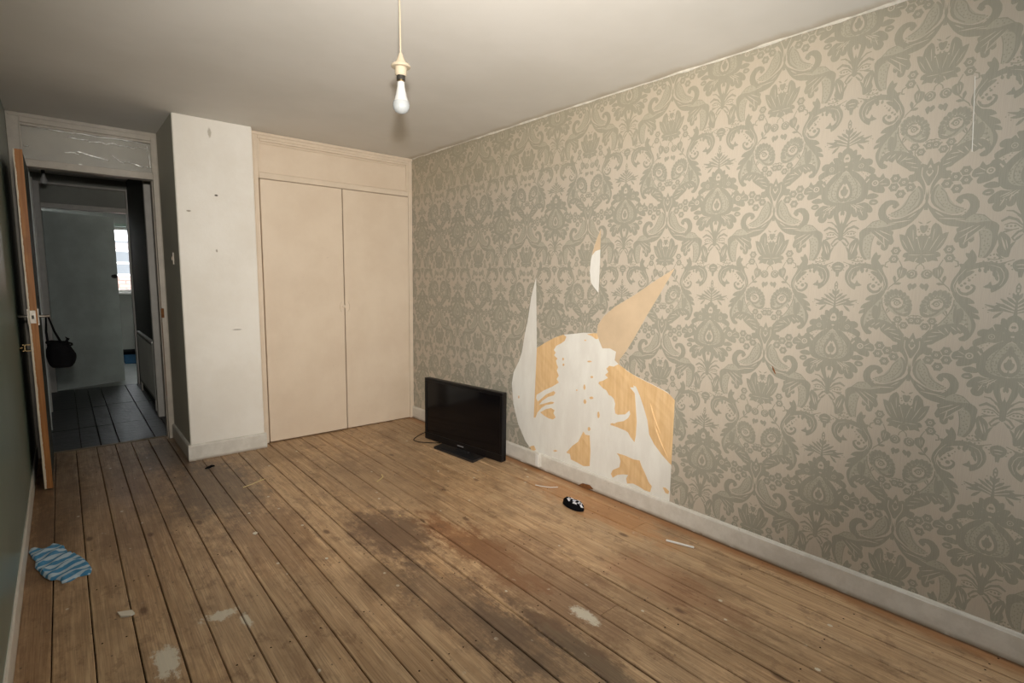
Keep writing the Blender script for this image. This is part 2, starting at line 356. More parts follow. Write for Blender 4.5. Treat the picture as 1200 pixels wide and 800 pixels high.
# right wall plaster, papered strips and torn places
b = MB(); b.box(0, .1, -5.1, .68, -.05, Z); wr = struct(b.build('wall_right', M['plaster']))
MOTIF = [["s",1,[[-2,560],[10,537],[9,500],[-1,492]],[5.1,5.1,5.1,5.1]],["d",1,[[0,524]],6.0],["s",1,[[-3,490],[-2,434],[-2,383],[-3,322]],[4.2,5.1,6.8,11.9]],["s",1,[[0,434],[8,453],[16,472],[25,491]],[2.9,10.1,15.2,3.6]],["s",1,[[0,411],[17,428],[35,445],[53,462]],[2.9,10.1,15.2,3.6]],["s",1,[[0,387],[29,409],[58,430],[86,451]],[2.9,10.1,15.2,3.6]],["s",1,[[-1,367],[36,385],[72,403],[108,421]],[2.9,10.1,15.2,3.6]],["s",1,[[1,352],[57,371],[111,389],[165,407]],[2.9,10.1,15.2,3.6]],["s",1,[[56,368],[87,368],[118,368],[148,368]],[2.9,10.1,15.2,3.6]],["s",1,[[66,361],[83,345],[99,328],[115,312]],[2.9,10.1,15.2,3.6]],["s",1,[[62,412],[81,404],[101,397],[120,389]],[2.9,10.1,15.2,3.6]],["d",1,[[77,344],[91,328],[131,394],[143,352],[158,389],[22,460],[43,486],[172,379]],3.4],["p",1,[[9,336],[35,316],[34,286],[29,256],[43,213],[42,152],[4,156],[-14,263],[-3,333]]],["s",1,[[21,237],[35,263],[49,289],[63,314]],[6.8,23.8,35.7,8.5]],["s",1,[[28,216],[53,233],[77,250],[101,267]],[7.5,26.2,39.3,9.3]],["s",1,[[35,179],[52,193],[69,208],[86,222]],[5.8,20.2,30.3,7.2]],["p",0,[[0,291],[18,273],[24,237],[5,224],[-14,263]]],["d",1,[[5,255]],7.6],["d",0,[[4,189]],6.8],["p",1,[[47,162],[53,204],[77,228],[97,223],[111,248],[129,228],[159,230],[184,210],[180,184],[157,176],[181,160],[205,139],[198,105],[171,116],[124,141],[84,141]]],["f",1,[[108,181]],25.5],["d",0,[[108,181]],17.8],["d",1,[[108,181]],11.0],["d",0,[[108,181]],4.2],["p",2,[[0,148],[51,110],[98,48],[120,0],[122,-43],[101,-77],[56,-93],[5,-95],[-7,-6],[-12,119]]],["p",1,[[37,153],[75,135],[124,85],[157,31],[171,-26],[157,-80],[117,-110],[58,-114],[10,-101],[65,-94],[105,-75],[125,-41],[123,4],[102,53],[59,104],[29,139]]],["s",1,[[24,143],[65,83],[91,24],[94,-33],[73,-71],[37,-88]],[3.4,3.4,3.4,3.4,3.4,3.4]],["d",1,[[36,102],[50,82],[63,58],[76,34],[85,6],[89,-22],[85,-47],[70,-64],[104,22],[111,-4],[112,-35],[99,-59],[42,60],[57,33],[69,6],[73,-23],[64,-47],[89,49],[75,71],[55,100]],4.2],["p",1,[[2,125],[16,84],[41,45],[56,2],[56,-44],[38,-75],[4,-92],[-7,-6]]],["p",0,[[7,54],[26,26],[40,-11],[36,-47],[7,-65],[-3,4]]],["p",1,[[5,34],[13,7],[26,-1],[21,-30],[4,-47],[-3,4]]],["p",1,[[163,-10],[157,36],[178,65],[165,85],[185,104],[212,98],[222,79],[247,69],[265,99],[277,65],[306,48],[315,11],[298,-3],[272,0],[284,-27],[276,-50],[245,-45],[214,-36],[191,-18]]],["d",0,[[216,31]],22.9],["d",1,[[216,31]],14.4],["d",0,[[216,31]],6.0],["s",0,[[243,35],[255,43],[268,51],[280,60]],[0.9,6.0,4.8,0.6]],["s",0,[[249,19],[264,19],[280,19],[296,18]],[0.9,6.0,4.8,0.6]],["p",1,[[143,98],[171,79],[138,48],[157,96]]],["d",1,[[126,115],[146,97],[158,111],[134,134],[173,94],[116,132]],3.4],["p",1,[[160,-81],[176,-55],[211,-49],[247,-70],[218,-87],[178,-88]]],["p",1,[[187,-114],[203,-96],[235,-103],[246,-124],[222,-138],[195,-132]]],["s",0,[[203,-117],[213,-119],[224,-120],[234,-121]],[1.3,8.5,6.8,0.8]],["p",1,[[24,-103],[105,-123],[151,-113],[189,-137],[212,-171],[205,-196],[175,-193],[186,-220],[171,-249],[138,-252],[117,-224],[122,-199],[103,-223],[77,-216],[64,-174],[46,-141],[11,-117]]],["s",0,[[53,-118],[72,-136],[90,-154],[108,-172]],[1.1,7.6,6.1,0.8]],["s",0,[[69,-119],[93,-135],[116,-150],[140,-165]],[1.1,7.6,6.1,0.8]],["s",0,[[95,-124],[115,-135],[135,-145],[154,-156]],[1.1,7.6,6.1,0.8]],["s",0,[[126,-164],[133,-181],[141,-199],[148,-217]],[1.1,7.6,6.1,0.8]],["s",0,[[92,-140],[95,-157],[98,-175],[101,-192]],[1.1,7.6,6.1,0.8]],["d",0,[[64,-137],[84,-155],[107,-152],[129,-143],[118,-178],[145,-181]],3.4],["p",1,[[3,-101],[38,-123],[62,-168],[59,-220],[37,-270],[19,-321],[12,-395],[-14,-404],[-16,-256],[0,-152]]],["p",0,[[6,-168],[29,-181],[23,-222],[10,-273],[-2,-215]]],["p",1,[[3,-158],[13,-185],[9,-205],[-1,-184]]],["s",1,[[10,-347],[36,-291],[76,-257],[110,-253]],[5.1,6.0,7.6,4.2]],["s",1,[[19,-358],[50,-318],[93,-300],[131,-323]],[5.1,11.9,15.3,8.5]],["s",1,[[20,-374],[52,-344],[80,-338],[113,-350]],[4.2,5.1,6.8,3.4]],["d",1,[[56,-360],[77,-360],[97,-359]],6.0],["s",1,[[36,-377],[74,-385],[111,-377]],[4.2,4.2,4.2]],["s",1,[[1,-384],[38,-401],[65,-439],[52,-460]],[10.2,10.2,8.5,5.1]],["p",1,[[44,-459],[70,-487],[73,-450],[93,-419],[126,-398],[137,-437],[126,-488],[136,-520],[124,-546],[98,-566],[73,-568],[66,-513]]],["s",0,[[90,-524],[100,-493],[110,-462],[120,-431]],[1.5,10.2,8.2,1.0]],["s",0,[[80,-513],[85,-492],[90,-471],[95,-451]],[1.0,6.8,5.4,0.7]],["s",1,[[94,-576],[141,-588],[182,-576]],[4.2,4.2,4.2]],["d",1,[[107,-596],[129,-603],[142,-575],[159,-600],[173,-588],[117,-577],[166,-557],[148,-551],[174,-539]],5.1],["s",1,[[38,-588],[87,-608],[154,-624]],[3.4,3.4,3.4]],["d",1,[[65,-620],[89,-629],[112,-631]],5.1],["p",1,[[-9,-594],[22,-596],[42,-613],[41,-641],[25,-666],[12,-673],[6,-712],[-7,-682]]],["s",0,[[-7,-623],[4,-624],[16,-625],[27,-626]],[1.3,8.5,6.8,0.8]],["s",0,[[-5,-647],[3,-648],[11,-649],[19,-650]],[0.9,6.0,4.8,0.6]],["d",1,[[44,-656],[51,-631]],4.2],["p",1,[[138,494],[98,522],[72,559],[60,602],[68,649],[101,686],[154,705],[214,704],[266,688],[299,691],[331,694],[317,668],[338,616],[359,573],[365,520],[349,486],[318,459],[286,445],[317,474],[340,512],[336,560],[314,607],[282,643],[226,666],[174,673],[132,656],[110,625],[101,583],[108,557],[139,540],[149,570],[158,549],[184,531],[156,524],[141,520]]],["s",0,[[99,539],[79,597],[105,665],[173,688],[250,676]],[2.5,4.2,4.2,2.5]],["s",0,[[289,660],[331,599],[351,538],[336,489]],[2.5,4.2,4.2,2.5]],["s",1,[[164,685],[155,670],[145,654],[135,638]],[4.1,14.3,21.4,5.1]],["s",1,[[140,662],[135,641],[129,619],[123,597]],[4.1,14.3,21.4,5.1]],["s",1,[[190,683],[183,671],[175,658],[167,646]],[4.1,14.3,21.4,5.1]],["p",1,[[241,640],[270,641],[305,616],[326,581],[319,545],[299,587],[272,610]]],["s",1,[[328,524],[309,488],[271,477],[239,502],[233,533],[254,544]],[5.1,11.9,17.0,15.3,10.2,8.5]],["d",1,[[269,525]],11.0],["d",1,[[305,538],[265,577],[287,554],[318,507]],7.6],["d",1,[[248,597],[234,616],[272,591]],4.2],["p",1,[[342,488],[310,463],[252,446],[221,413],[262,407],[215,378],[194,344],[233,345],[194,323],[185,298],[221,306],[204,265],[205,223],[221,176],[245,141],[231,180],[221,225],[226,269],[246,309],[269,344],[280,371],[315,403],[330,436],[350,477]]],["p",2,[[333,428],[292,378],[246,319],[225,254],[231,185],[251,250],[301,266],[368,250],[410,238],[373,297],[343,359]]],["p",1,[[288,271],[275,328],[292,373],[318,359],[320,402],[332,356],[330,299],[318,258]]],["d",1,[[258,288],[263,321],[246,260],[243,232],[261,253],[274,290],[333,399],[321,421],[344,368],[344,330],[360,299],[343,283],[361,265],[379,267],[255,210],[328,438],[352,452],[367,463]],4.2],["d",1,[[261,289],[251,260]],6.8],["p",1,[[247,141],[230,180],[243,224],[281,255],[335,257],[392,241],[445,209],[488,159],[512,109],[528,36],[551,-51],[572,-185],[565,-208],[556,-136],[534,-54],[506,2],[472,27],[448,30],[434,49],[443,62],[466,65],[469,87],[440,94],[421,113],[390,136],[350,171],[338,202],[318,176],[294,194],[282,188],[266,199],[257,176],[286,155],[278,138],[259,137]]],["s",0,[[451,184],[429,185],[408,186],[386,188]],[1.0,6.8,5.4,0.7]],["s",0,[[474,143],[452,149],[430,156],[408,162]],[1.0,6.8,5.4,0.7]],["s",0,[[489,108],[473,113],[456,119],[440,124]],[1.0,6.8,5.4,0.7]],["s",0,[[375,225],[366,212],[358,199],[349,186]],[1.0,6.8,5.4,0.7]],["s",0,[[337,236],[326,226],[316,217],[306,207]],[1.0,6.8,5.4,0.7]],["s",0,[[304,232],[296,223],[288,215],[280,206]],[1.0,6.8,5.4,0.7]],["s",0,[[413,204],[399,194],[385,183],[371,173]],[1.0,6.8,5.4,0.7]],["s",1,[[337,435],[344,368],[379,295],[418,241],[461,187]],[5.1,5.1,5.1,5.1,5.1]],["s",1,[[371,311],[378,326],[385,340],[392,355]],[4.4,15.5,23.2,5.5]],["s",0,[[375,317],[380,328],[385,338],[389,349]],[1.0,6.8,5.4,0.7]],["s",1,[[461,243],[461,206],[505,143]],[4.2,4.2,4.2]],["s",1,[[448,217],[439,228],[430,239],[421,250]],[2.4,8.3,12.5,3.0]],["p",1,[[435,32],[457,44],[488,21],[469,11],[453,8]]],["s",1,[[105,-577],[116,-566],[127,-556],[138,-546]],[2.2,7.7,11.6,2.8]],["s",1,[[73,-602],[85,-611],[97,-619],[109,-627]],[2.2,7.7,11.6,2.8]],["s",1,[[144,-624],[158,-619],[171,-614],[184,-609]],[2.2,7.7,11.6,2.8]],["s",1,[[65,-387],[83,-390],[100,-394],[117,-398]],[2.2,7.7,11.6,2.8]],["s",1,[[16,-321],[29,-304],[43,-288],[56,-271]],[2.2,7.7,11.6,2.8]],["s",1,[[11,-416],[24,-430],[38,-445],[52,-460]],[2.2,7.7,11.6,2.8]],["d",1,[[121,-619],[152,-604],[190,-568],[199,-599],[190,-630],[173,-640]],5.1],["d",1,[[356,395]],5.1],["d",1,[[350,353]],5.1],["d",1,[[368,259]],5.1],["d",1,[[387,218]],5.1],["d",1,[[414,195]],5.1],["d",1,[[366,279]],5.1],["d",1,[[332,390]],5.1],["s",1,[[192,659],[187,649],[182,639],[178,629]],[2.7,9.5,14.3,3.4]],["s",1,[[125,626],[122,609],[118,592],[114,575]],[2.7,9.5,14.3,3.4]],["s",1,[[217,665],[215,655],[213,646],[211,636]],[2.7,9.5,14.3,3.4]],["s",1,[[283,629],[289,611],[295,594],[300,577]],[2.7,9.5,14.3,3.4]],["d",1,[[23,114],[21,94],[25,62],[48,8],[35,61],[66,-4],[58,-65],[46,-84],[87,-73],[89,75],[119,-20],[114,11]],5.1],["p",1,[[560,169],[581,120],[596,127],[604,81],[595,37],[576,-7],[557,-28],[516,74],[511,137],[546,118]]],["p",0,[[560,123],[572,86],[584,75],[575,53],[559,37],[550,80]]],["p",1,[[560,102],[567,78],[576,71],[561,55],[551,80]]],["s",0,[[608,109],[609,53],[587,1],[574,-44],[575,-110],[585,-167]],[6.0,6.0,6.0,6.0,6.0,6.0]],["f",1,[[350,50],[406,14],[344,-17],[452,-30],[392,-73]],29.8],["d",0,[[350,50],[406,14],[344,-17],[452,-30],[392,-73]],10.2],["d",1,[[350,50],[406,14],[344,-17],[452,-30],[392,-73]],4.2],["s",1,[[352,-174],[372,-154],[352,-133],[313,-139],[283,-183],[289,-238],[337,-281],[405,-284],[471,-252],[527,-204]],[17.0,30.6,25.5,35.7,39.1,39.1,37.4,35.7,27.2,11.9]],["s",1,[[471,-252],[520,-213],[545,-182],[560,-155]],[15.3,11.9,8.5,6.8]],["s",1,[[549,-183],[500,-255],[439,-303],[374,-318],[298,-326],[211,-331],[161,-371]],[6.8,18.7,32.3,39.1,39.1,28.9,10.2]],["s",0,[[477,-277],[429,-282],[380,-287],[330,-293]],[1.3,8.5,6.8,0.8]],["s",0,[[381,-296],[325,-307],[269,-318],[211,-329]],[1.3,8.5,6.8,0.8]],["s",0,[[410,-252],[388,-254],[366,-256],[344,-257]],[1.0,6.8,5.4,0.7]],["s",0,[[505,-226],[488,-239],[470,-252],[452,-265]],[1.1,7.6,6.1,0.8]],["s",0,[[353,-268],[341,-259],[329,-249],[317,-240]],[1.0,6.8,5.4,0.7]],["p",2,[[497,-35],[524,-76],[522,-142],[480,-215],[410,-252],[343,-242],[341,-217],[396,-183],[440,-115],[467,-60]]],["s",1,[[498,-28],[522,-57],[532,-120],[509,-179],[449,-226]],[6.8,11.9,15.3,10.2,4.2]],["s",1,[[485,-57],[450,-97],[433,-153],[397,-193],[341,-217]],[4.2,4.2,4.2,4.2,4.2]],["s",1,[[504,-74],[510,-112],[487,-158],[455,-198]],[3.4,3.4,3.4,3.4]],["d",1,[[481,-86],[471,-104],[485,-124],[463,-127],[475,-147],[451,-149],[461,-174],[441,-177],[447,-197],[423,-190],[427,-210],[406,-206],[408,-223],[384,-214],[385,-231],[366,-224],[351,-238],[331,-226],[330,-246],[376,-245],[495,-101],[498,-125]],4.2],["p",2,[[280,-262],[224,-273],[183,-316],[160,-361],[211,-328],[298,-318],[331,-311]]],["d",1,[[270,-297],[247,-285],[236,-304],[213,-303],[255,-270],[277,-277],[202,-322],[225,-278],[177,-346]],4.2],["s",1,[[280,-262],[224,-273],[183,-316],[160,-361]],[3.4,3.4,3.4,3.4]],["p",1,[[143,-401],[139,-354],[175,-321],[237,-323],[317,-338],[368,-360],[361,-387],[377,-432],[362,-459],[347,-453],[339,-489],[320,-502],[298,-487],[298,-449],[283,-460],[266,-445],[269,-412],[246,-378],[210,-366],[178,-384],[167,-433],[168,-485],[183,-539],[206,-573],[181,-562],[155,-510],[141,-447]]],["s",0,[[213,-351],[252,-391],[290,-431],[327,-470]],[1.1,7.6,6.1,0.8]],["s",0,[[239,-343],[276,-373],[312,-402],[348,-431]],[1.1,7.6,6.1,0.8]],["s",0,[[274,-343],[301,-358],[328,-372],[355,-386]],[1.1,7.6,6.1,0.8]],["s",0,[[209,-357],[235,-385],[260,-411],[286,-438]],[1.1,7.6,6.1,0.8]],["s",0,[[304,-389],[309,-419],[315,-450],[321,-480]],[1.1,7.6,6.1,0.8]],["p",2,[[237,-380],[230,-436],[226,-497],[229,-569],[205,-568],[182,-526],[170,-464],[172,-402],[197,-373]]],["s",1,[[242,-384],[230,-436],[226,-497],[229,-569]],[3.4,3.4,3.4,3.4]],["d",1,[[182,-413],[197,-393],[216,-386],[205,-419],[189,-444],[205,-455],[218,-435],[189,-475],[206,-486],[219,-512],[194,-511],[208,-532],[216,-558],[227,-410],[181,-490]],4.2],["p",1,[[245,-615],[241,-564],[269,-514],[278,-541],[300,-538],[293,-562],[283,-580],[303,-611],[321,-656],[271,-626]]],["p",1,[[494,-310],[514,-344],[516,-383],[530,-405],[566,-404],[577,-532],[515,-532],[469,-513],[436,-466],[413,-382],[448,-394],[459,-346]]],["s",0,[[463,-399],[481,-438],[498,-476],[515,-514]],[0.9,6.0,4.8,0.6]],["s",0,[[496,-351],[498,-380],[501,-409],[503,-438]],[0.8,5.1,4.1,0.5]],["s",0,[[530,-420],[537,-449],[545,-478],[553,-507]],[0.6,4.2,3.4,0.4]],["s",0,[[433,-425],[446,-448],[459,-472],[472,-495]],[0.6,4.2,3.4,0.4]],["d",0,[[523,-415],[532,-389]],6.8],["p",1,[[538,-329],[560,-328],[564,-379],[547,-365]]],["s",1,[[523,-293],[532,-299],[541,-304],[550,-310]],[1.5,5.4,8.0,1.9]],["d",1,[[535,-370],[551,-392],[528,-352]],5.1],["d",1,[[535,-409]],4.2],["p",1,[[577,-532],[531,-529],[474,-524],[453,-534],[448,-555],[471,-564],[457,-591],[491,-584],[519,-596],[528,-570],[557,-554],[579,-552]]],["s",0,[[484,-542],[508,-543],[532,-544],[556,-544]],[0.8,5.1,4.1,0.5]],["p",1,[[579,-554],[562,-564],[541,-575],[530,-596],[548,-594],[558,-614],[572,-597],[583,-605]]],["f",1,[[398,-508],[390,-572]],28.9],["d",0,[[398,-508],[390,-572]],12.8],["d",1,[[390,-572],[398,-508]],6.0],["s",1,[[371,-581],[340,-599],[335,-629],[356,-635]],[4.2,6.0,6.8,7.6]],["s",1,[[426,-582],[440,-612],[449,-634]],[3.4,4.2,5.1]],["p",1,[[420,-654],[442,-630],[452,-640],[480,-654],[474,-697],[441,-724],[425,-692]]],["s",0,[[452,-652],[449,-670],[447,-688],[444,-707]],[0.8,5.1,4.1,0.5]],["s",0,[[435,-652],[435,-665],[435,-678],[434,-692]],[0.8,5.1,4.1,0.5]],["d",1,[[516,-690]],34.9],["s",0,[[495,-682],[510,-662],[531,-677],[529,-701],[510,-711]],[4.2,4.2,4.2,4.2,4.2]],["d",0,[[514,-688]],6.8],["s",1,[[558,-614],[541,-628],[535,-653]],[3.4,4.2,5.1]],["s",1,[[444,-718],[407,-764],[379,-791],[368,-813]],[5.1,5.1,4.2,3.4]],["s",1,[[412,-757],[410,-739],[407,-720],[404,-702]],[3.4,11.9,17.8,4.2]],["s",1,[[403,-767],[420,-764],[436,-762],[452,-759]],[3.1,10.7,16.1,3.8]],["s",1,[[511,-815],[511,-797],[511,-778],[512,-760]],[4.8,16.7,25.0,6.0]],["s",1,[[528,-804],[534,-790],[539,-775],[544,-760]],[4.4,15.5,23.2,5.5]],["p",2,[[351,462],[396,500],[460,490],[519,437],[539,359],[522,316],[461,295],[402,329],[356,395]]],["s",1,[[396,389],[383,386],[371,382],[359,379]],[4.6,16.1,24.1,5.7]],["s",1,[[391,409],[377,411],[363,414],[350,417]],[4.6,16.1,24.1,5.7]],["s",1,[[392,427],[379,435],[366,444],[352,453]],[4.6,16.1,24.1,5.7]],["s",1,[[401,441],[389,455],[378,468],[367,481]],[4.6,16.1,24.1,5.7]],["s",1,[[414,451],[406,467],[398,483],[390,500]],[4.6,16.1,24.1,5.7]],["s",1,[[432,453],[428,471],[424,488],[421,506]],[4.6,16.1,24.1,5.7]],["s",1,[[451,449],[452,466],[453,482],[454,499]],[4.6,16.1,24.1,5.7]],["s",1,[[469,439],[475,453],[480,466],[485,480]],[4.6,16.1,24.1,5.7]],["s",1,[[485,424],[494,433],[503,442],[512,451]],[4.6,16.1,24.1,5.7]],["s",1,[[496,406],[507,409],[519,413],[531,416]],[4.6,16.1,24.1,5.7]],["s",1,[[500,387],[513,384],[526,382],[539,379]],[4.6,16.1,24.1,5.7]],["s",1,[[499,369],[512,361],[524,353],[537,345]],[4.6,16.1,24.1,5.7]],["s",1,[[491,355],[502,342],[513,329],[523,316]],[4.6,16.1,24.1,5.7]],["d",1,[[441,395]],56.1],["d",0,[[438,396]],39.1],["s",1,[[408,408],[422,424],[447,416],[465,392]],[7.6,7.6,7.6,7.6]],["d",1,[[438,396]],20.4],["d",0,[[438,396]],11.9],["d",1,[[438,396]],6.0],["d",0,[[457,433],[475,413],[485,384],[448,447],[394,434],[407,375]],4.2],["p",1,[[408,356],[459,317],[506,324],[522,363],[532,333],[519,303],[485,295],[439,318]]],["s",0,[[475,314],[489,320],[503,325],[517,331]],[1.0,6.8,5.4,0.7]],["f",1,[[454,267],[495,223],[542,263]],25.5],["d",0,[[454,267],[495,223],[542,263]],10.2],["d",1,[[542,263],[454,267],[495,223]],5.1],["s",1,[[516,290],[546,305],[577,295]],[4.2,4.2,4.2]],["d",1,[[510,272],[574,243]],6.0]]
TEAR = {"hole1":[[-1694,1342],[-1648,1205],[-1614,1029],[-1589,947],[-1560,810],[-1529,738],[-1471,647],[-1452,559],[-1473,408],[-1531,265],[-1614,157],[-1689,104],[-1830,68],[-2295,74],[-2814,86],[-2815,112],[-2817,686],[-2767,723],[-2671,750],[-2528,788],[-2431,831],[-2436,862],[-2480,918],[-2531,996],[-2611,1132],[-2692,1259],[-2767,1381],[-2776,1397],[-2731,1371],[-2641,1320],[-2518,1244],[-2386,1174],[-2304,1113],[-2257,1053],[-2254,1002],[-2143,997],[-2063,983],[-1964,968],[-1894,945],[-1805,902],[-1715,854],[-1708,1017]],"hole2":[[-2258,1639],[-2226,1574],[-2200,1508],[-2186,1451],[-2180,1382],[-2192,1314],[-2216,1287],[-2255,1252],[-2259,1422]],"orange":[[[-1714,853],[-1772,890],[-1870,934],[-1964,971],[-1993,957],[-1981,930],[-1951,910],[-1904,888],[-1881,857],[-1900,841],[-1885,822],[-1918,803],[-1904,787],[-1911,767],[-1925,746],[-1914,721],[-1934,689],[-1914,663],[-1936,643],[-1872,603],[-1798,567],[-1722,521],[-1715,495],[-1735,474],[-1749,485],[-1816,540],[-1890,577],[-1906,568],[-1891,547],[-1833,525],[-1775,484],[-1746,452],[-1784,467],[-1867,499],[-1897,500],[-1884,487],[-1818,466],[-1771,435],[-1731,392],[-1714,354],[-1696,351]],[[-1760,402],[-1819,438],[-1869,454],[-1902,446],[-1891,423],[-1913,397],[-1888,378],[-1846,377],[-1804,386]],[[-2172,990],[-2214,999],[-2262,1005],[-2263,968],[-2243,966],[-2215,980]],[[-1652,118],[-1673,136],[-1705,147],[-1724,120],[-1689,102],[-1660,99]],[[-1895,159],[-1919,172],[-1941,169],[-1915,157]],[[-2434,838],[-2492,800],[-2561,776],[-2667,748],[-2756,722],[-2820,693],[-2823,656],[-2829,491],[-2823,315],[-2796,330],[-2751,362],[-2698,409],[-2663,457],[-2646,538],[-2616,611],[-2586,673],[-2560,716],[-2539,722],[-2544,711],[-2517,706],[-2552,678],[-2563,600],[-2574,511],[-2572,430],[-2564,387],[-2531,414],[-2516,434],[-2495,441],[-2437,448],[-2386,451],[-2436,480],[-2481,496],[-2512,521],[-2526,547],[-2519,568],[-2490,539],[-2434,525],[-2416,530],[-2410,558],[-2413,589],[-2401,616],[-2382,630],[-2363,633],[-2342,659],[-2316,667],[-2277,691],[-2284,704],[-2314,715],[-2351,738],[-2328,753],[-2352,774],[-2336,793],[-2358,813],[-2392,813]],[[-2438,287],[-2502,289],[-2565,282],[-2606,288],[-2621,257],[-2649,219],[-2671,180],[-2696,159],[-2687,122],[-2648,120],[-2607,131],[-2566,135],[-2524,122],[-2516,150],[-2529,177],[-2494,170],[-2451,154],[-2416,125],[-2400,145],[-2413,173],[-2463,206],[-2469,244],[-2460,271]],[[-2767,176],[-2786,180],[-2809,167],[-2806,149],[-2787,149]],[[-2021,180],[-2075,241],[-2123,279],[-2166,358],[-2184,342],[-2220,345],[-2231,247],[-2228,145],[-2177,130],[-2110,140],[-2064,144],[-2055,177]]],"spots":[[[-2169,950],[-2165,947],[-2157,945],[-2149,948],[-2152,953],[-2162,954]],[[-1979,806],[-1975,799],[-1968,797],[-1961,803],[-1963,813],[-1973,816]],[[-1984,769],[-1979,762],[-1972,759],[-1965,766],[-1968,775],[-1977,778]],[[-2220,822],[-2210,816],[-2195,813],[-2180,816],[-2186,822],[-2206,826]],[[-2235,725],[-2229,718],[-2219,715],[-2210,720],[-2213,728],[-2226,732]],[[-2174,649],[-2170,636],[-2162,631],[-2154,644],[-2157,662],[-2166,668]],[[-2107,619],[-2103,615],[-2097,612],[-2092,616],[-2094,622],[-2101,624]],[[-2185,557],[-2179,545],[-2169,540],[-2159,551],[-2163,567],[-2175,573]],[[-2243,593],[-2235,585],[-2220,581],[-2207,585],[-2212,595],[-2230,600]],[[-2297,493],[-2293,477],[-2284,471],[-2276,486],[-2278,509],[-2289,515]],[[-2226,388],[-2220,377],[-2210,372],[-2201,381],[-2204,395],[-2217,400]],[[-2413,460],[-2405,453],[-2393,449],[-2381,452],[-2386,461],[-2401,466]],[[-1539,470],[-1535,462],[-1529,458],[-1523,467],[-1526,478],[-1533,482]]],"tan":[[[-2776,1397],[-2767,1381],[-2692,1259],[-2611,1132],[-2531,996],[-2480,918],[-2436,862],[-2431,831],[-2398,852],[-2405,905],[-2359,920],[-2300,914],[-2270,964],[-2254,1002],[-2257,1053],[-2304,1113],[-2386,1174],[-2518,1244],[-2641,1320],[-2731,1371]],[[-2258,1639],[-2226,1574],[-2200,1508],[-2194,1480],[-2220,1505],[-2260,1514]]]}
HU, VP, A0 = .281, .655, -3.556      # half repeat, vertical repeat, y of one medallion axis
V0 = -.36                            # window of one repeat, in v
def cat(pts, n, closed):
    P = np.array(pts, float); N = len(P); out = []
    rng = range(N if closed else N - 1)
    for i in rng:
        if closed: p0, p1, p2, p3 = P[i - 1], P[i], P[(i + 1) % N], P[(i + 2) % N]
        else: p0, p1, p2, p3 = P[max(i - 1, 0)], P[i], P[i + 1], P[min(i + 2, N - 1)]
        for k in range(n):
            t = k / n; out.append(.5 * (2 * p1 + (p2 - p0) * t + (2 * p0 - 5 * p1 + 4 * p2 - p3) * t * t + (3 * p1 - p0 - 3 * p2 + p3) * t ** 3))
    if not closed: out.append(P[-1])
    return np.array(out)
def grow(q, d):
    t = np.roll(q, -1, 0) - np.roll(q, 1, 0); t /= np.linalg.norm(t, axis=1)[:, None] + 1e-9
    a = np.sum(q[:, 0] * np.roll(q[:, 1], -1) - np.roll(q[:, 0], -1) * q[:, 1])
    return q + np.stack([t[:, 1], -t[:, 0]], 1) * d * (1 if a > 0 else -1)
def shapes():
    out = []
    def ring(c, r, n, pet=0):
        a = np.arange(n) / n * 2 * math.pi; rr = r * (1 + pet * (np.cos(a * 6) - .3)); return np.stack([c[0] + rr * np.cos(a), c[1] + rr * np.sin(a)], 1)
    for e in MOTIF:
        if e[0] == 'p': out.append((e[1], grow(cat(e[2], 2, True), 2.6 if e[1] == 1 else .6)))
        elif e[0] == 'd':
            for c in e[2]: out.append((e[1], ring(c, max(e[3], 3.4) * (1.35 if e[1] and e[3] < 12 else 1.05), 5 if e[3] < 8 else 10)))
        elif e[0] == 'f':
            for c in e[2]: out.append((e[1], ring(c, e[3] * 1.14, 18, .13)))
        elif e[0] == 's':
            c = cat([list(p) + [w_] for p, w_ in zip(e[2], e[3])], 2 if len(e[2]) > 4 or len(e[2]) == 3 else 1, False)
            t = np.gradient(c[:, :2], axis=0); t /= np.linalg.norm(t, axis=1)[:, None] + 1e-9; nn = np.stack([-t[:, 1], t[:, 0]], 1) * ((np.maximum(c[:, 2:3], 2) * (1.3 if e[1] else 1.0) + (1.6 if e[1] else 0)) / 2)
            out.append((e[1], np.vstack([c[:, :2] + nn, (c[:, :2] - nn)[::-1]])))
    res = []
    U = HU * 2000; V = VP * 2000
    for k, p in out:
        vs = [p]
        if p[:, 0].min() < 0: q = p.copy(); q[:, 0] *= -1; vs.append(q[::-1])
        if p[:, 0].max() > U: q = p.copy(); q[:, 0] = 2 * U - q[:, 0]; vs.append(q[::-1])
        for q in vs: res.append((k, q))
    full = []
    for k, p in res:
        for s in (-V, 0, V):
            q = p + np.array([0, s])
            if q[:, 1].max() > V0 * 2000 and q[:, 1].min() < (V0 + VP) * 2000: full.append((k, q))
    return full
SH = shapes()
def inside(P, q):
    """points P inside polygon q (non-zero winding)"""
    w_ = np.zeros(len(P), int)
    box = (P[:, 0] >= q[:, 0].min()) & (P[:, 0] <= q[:, 0].max()) & (P[:, 1] >= q[:, 1].min()) & (P[:, 1] <= q[:, 1].max())
    I = np.nonzero(box)[0]
    if not len(I): return w_ != 0
    x, y = P[I, 0][:, None], P[I, 1][:, None]; a = q; c = np.roll(q, -1, 0)
    up = (a[:, 1] <= y) & (c[:, 1] > y); dn = (a[:, 1] > y) & (c[:, 1] <= y)
    cr = (c[:, 0] - a[:, 0]) * (y - a[:, 1]) - (x - a[:, 0]) * (c[:, 1] - a[:, 1])
    w_[I] = (up & (cr > 0)).sum(1) - (dn & (cr < 0)).sum(1); return w_ != 0
SEAM = .168 * 2000
CACHE = {}
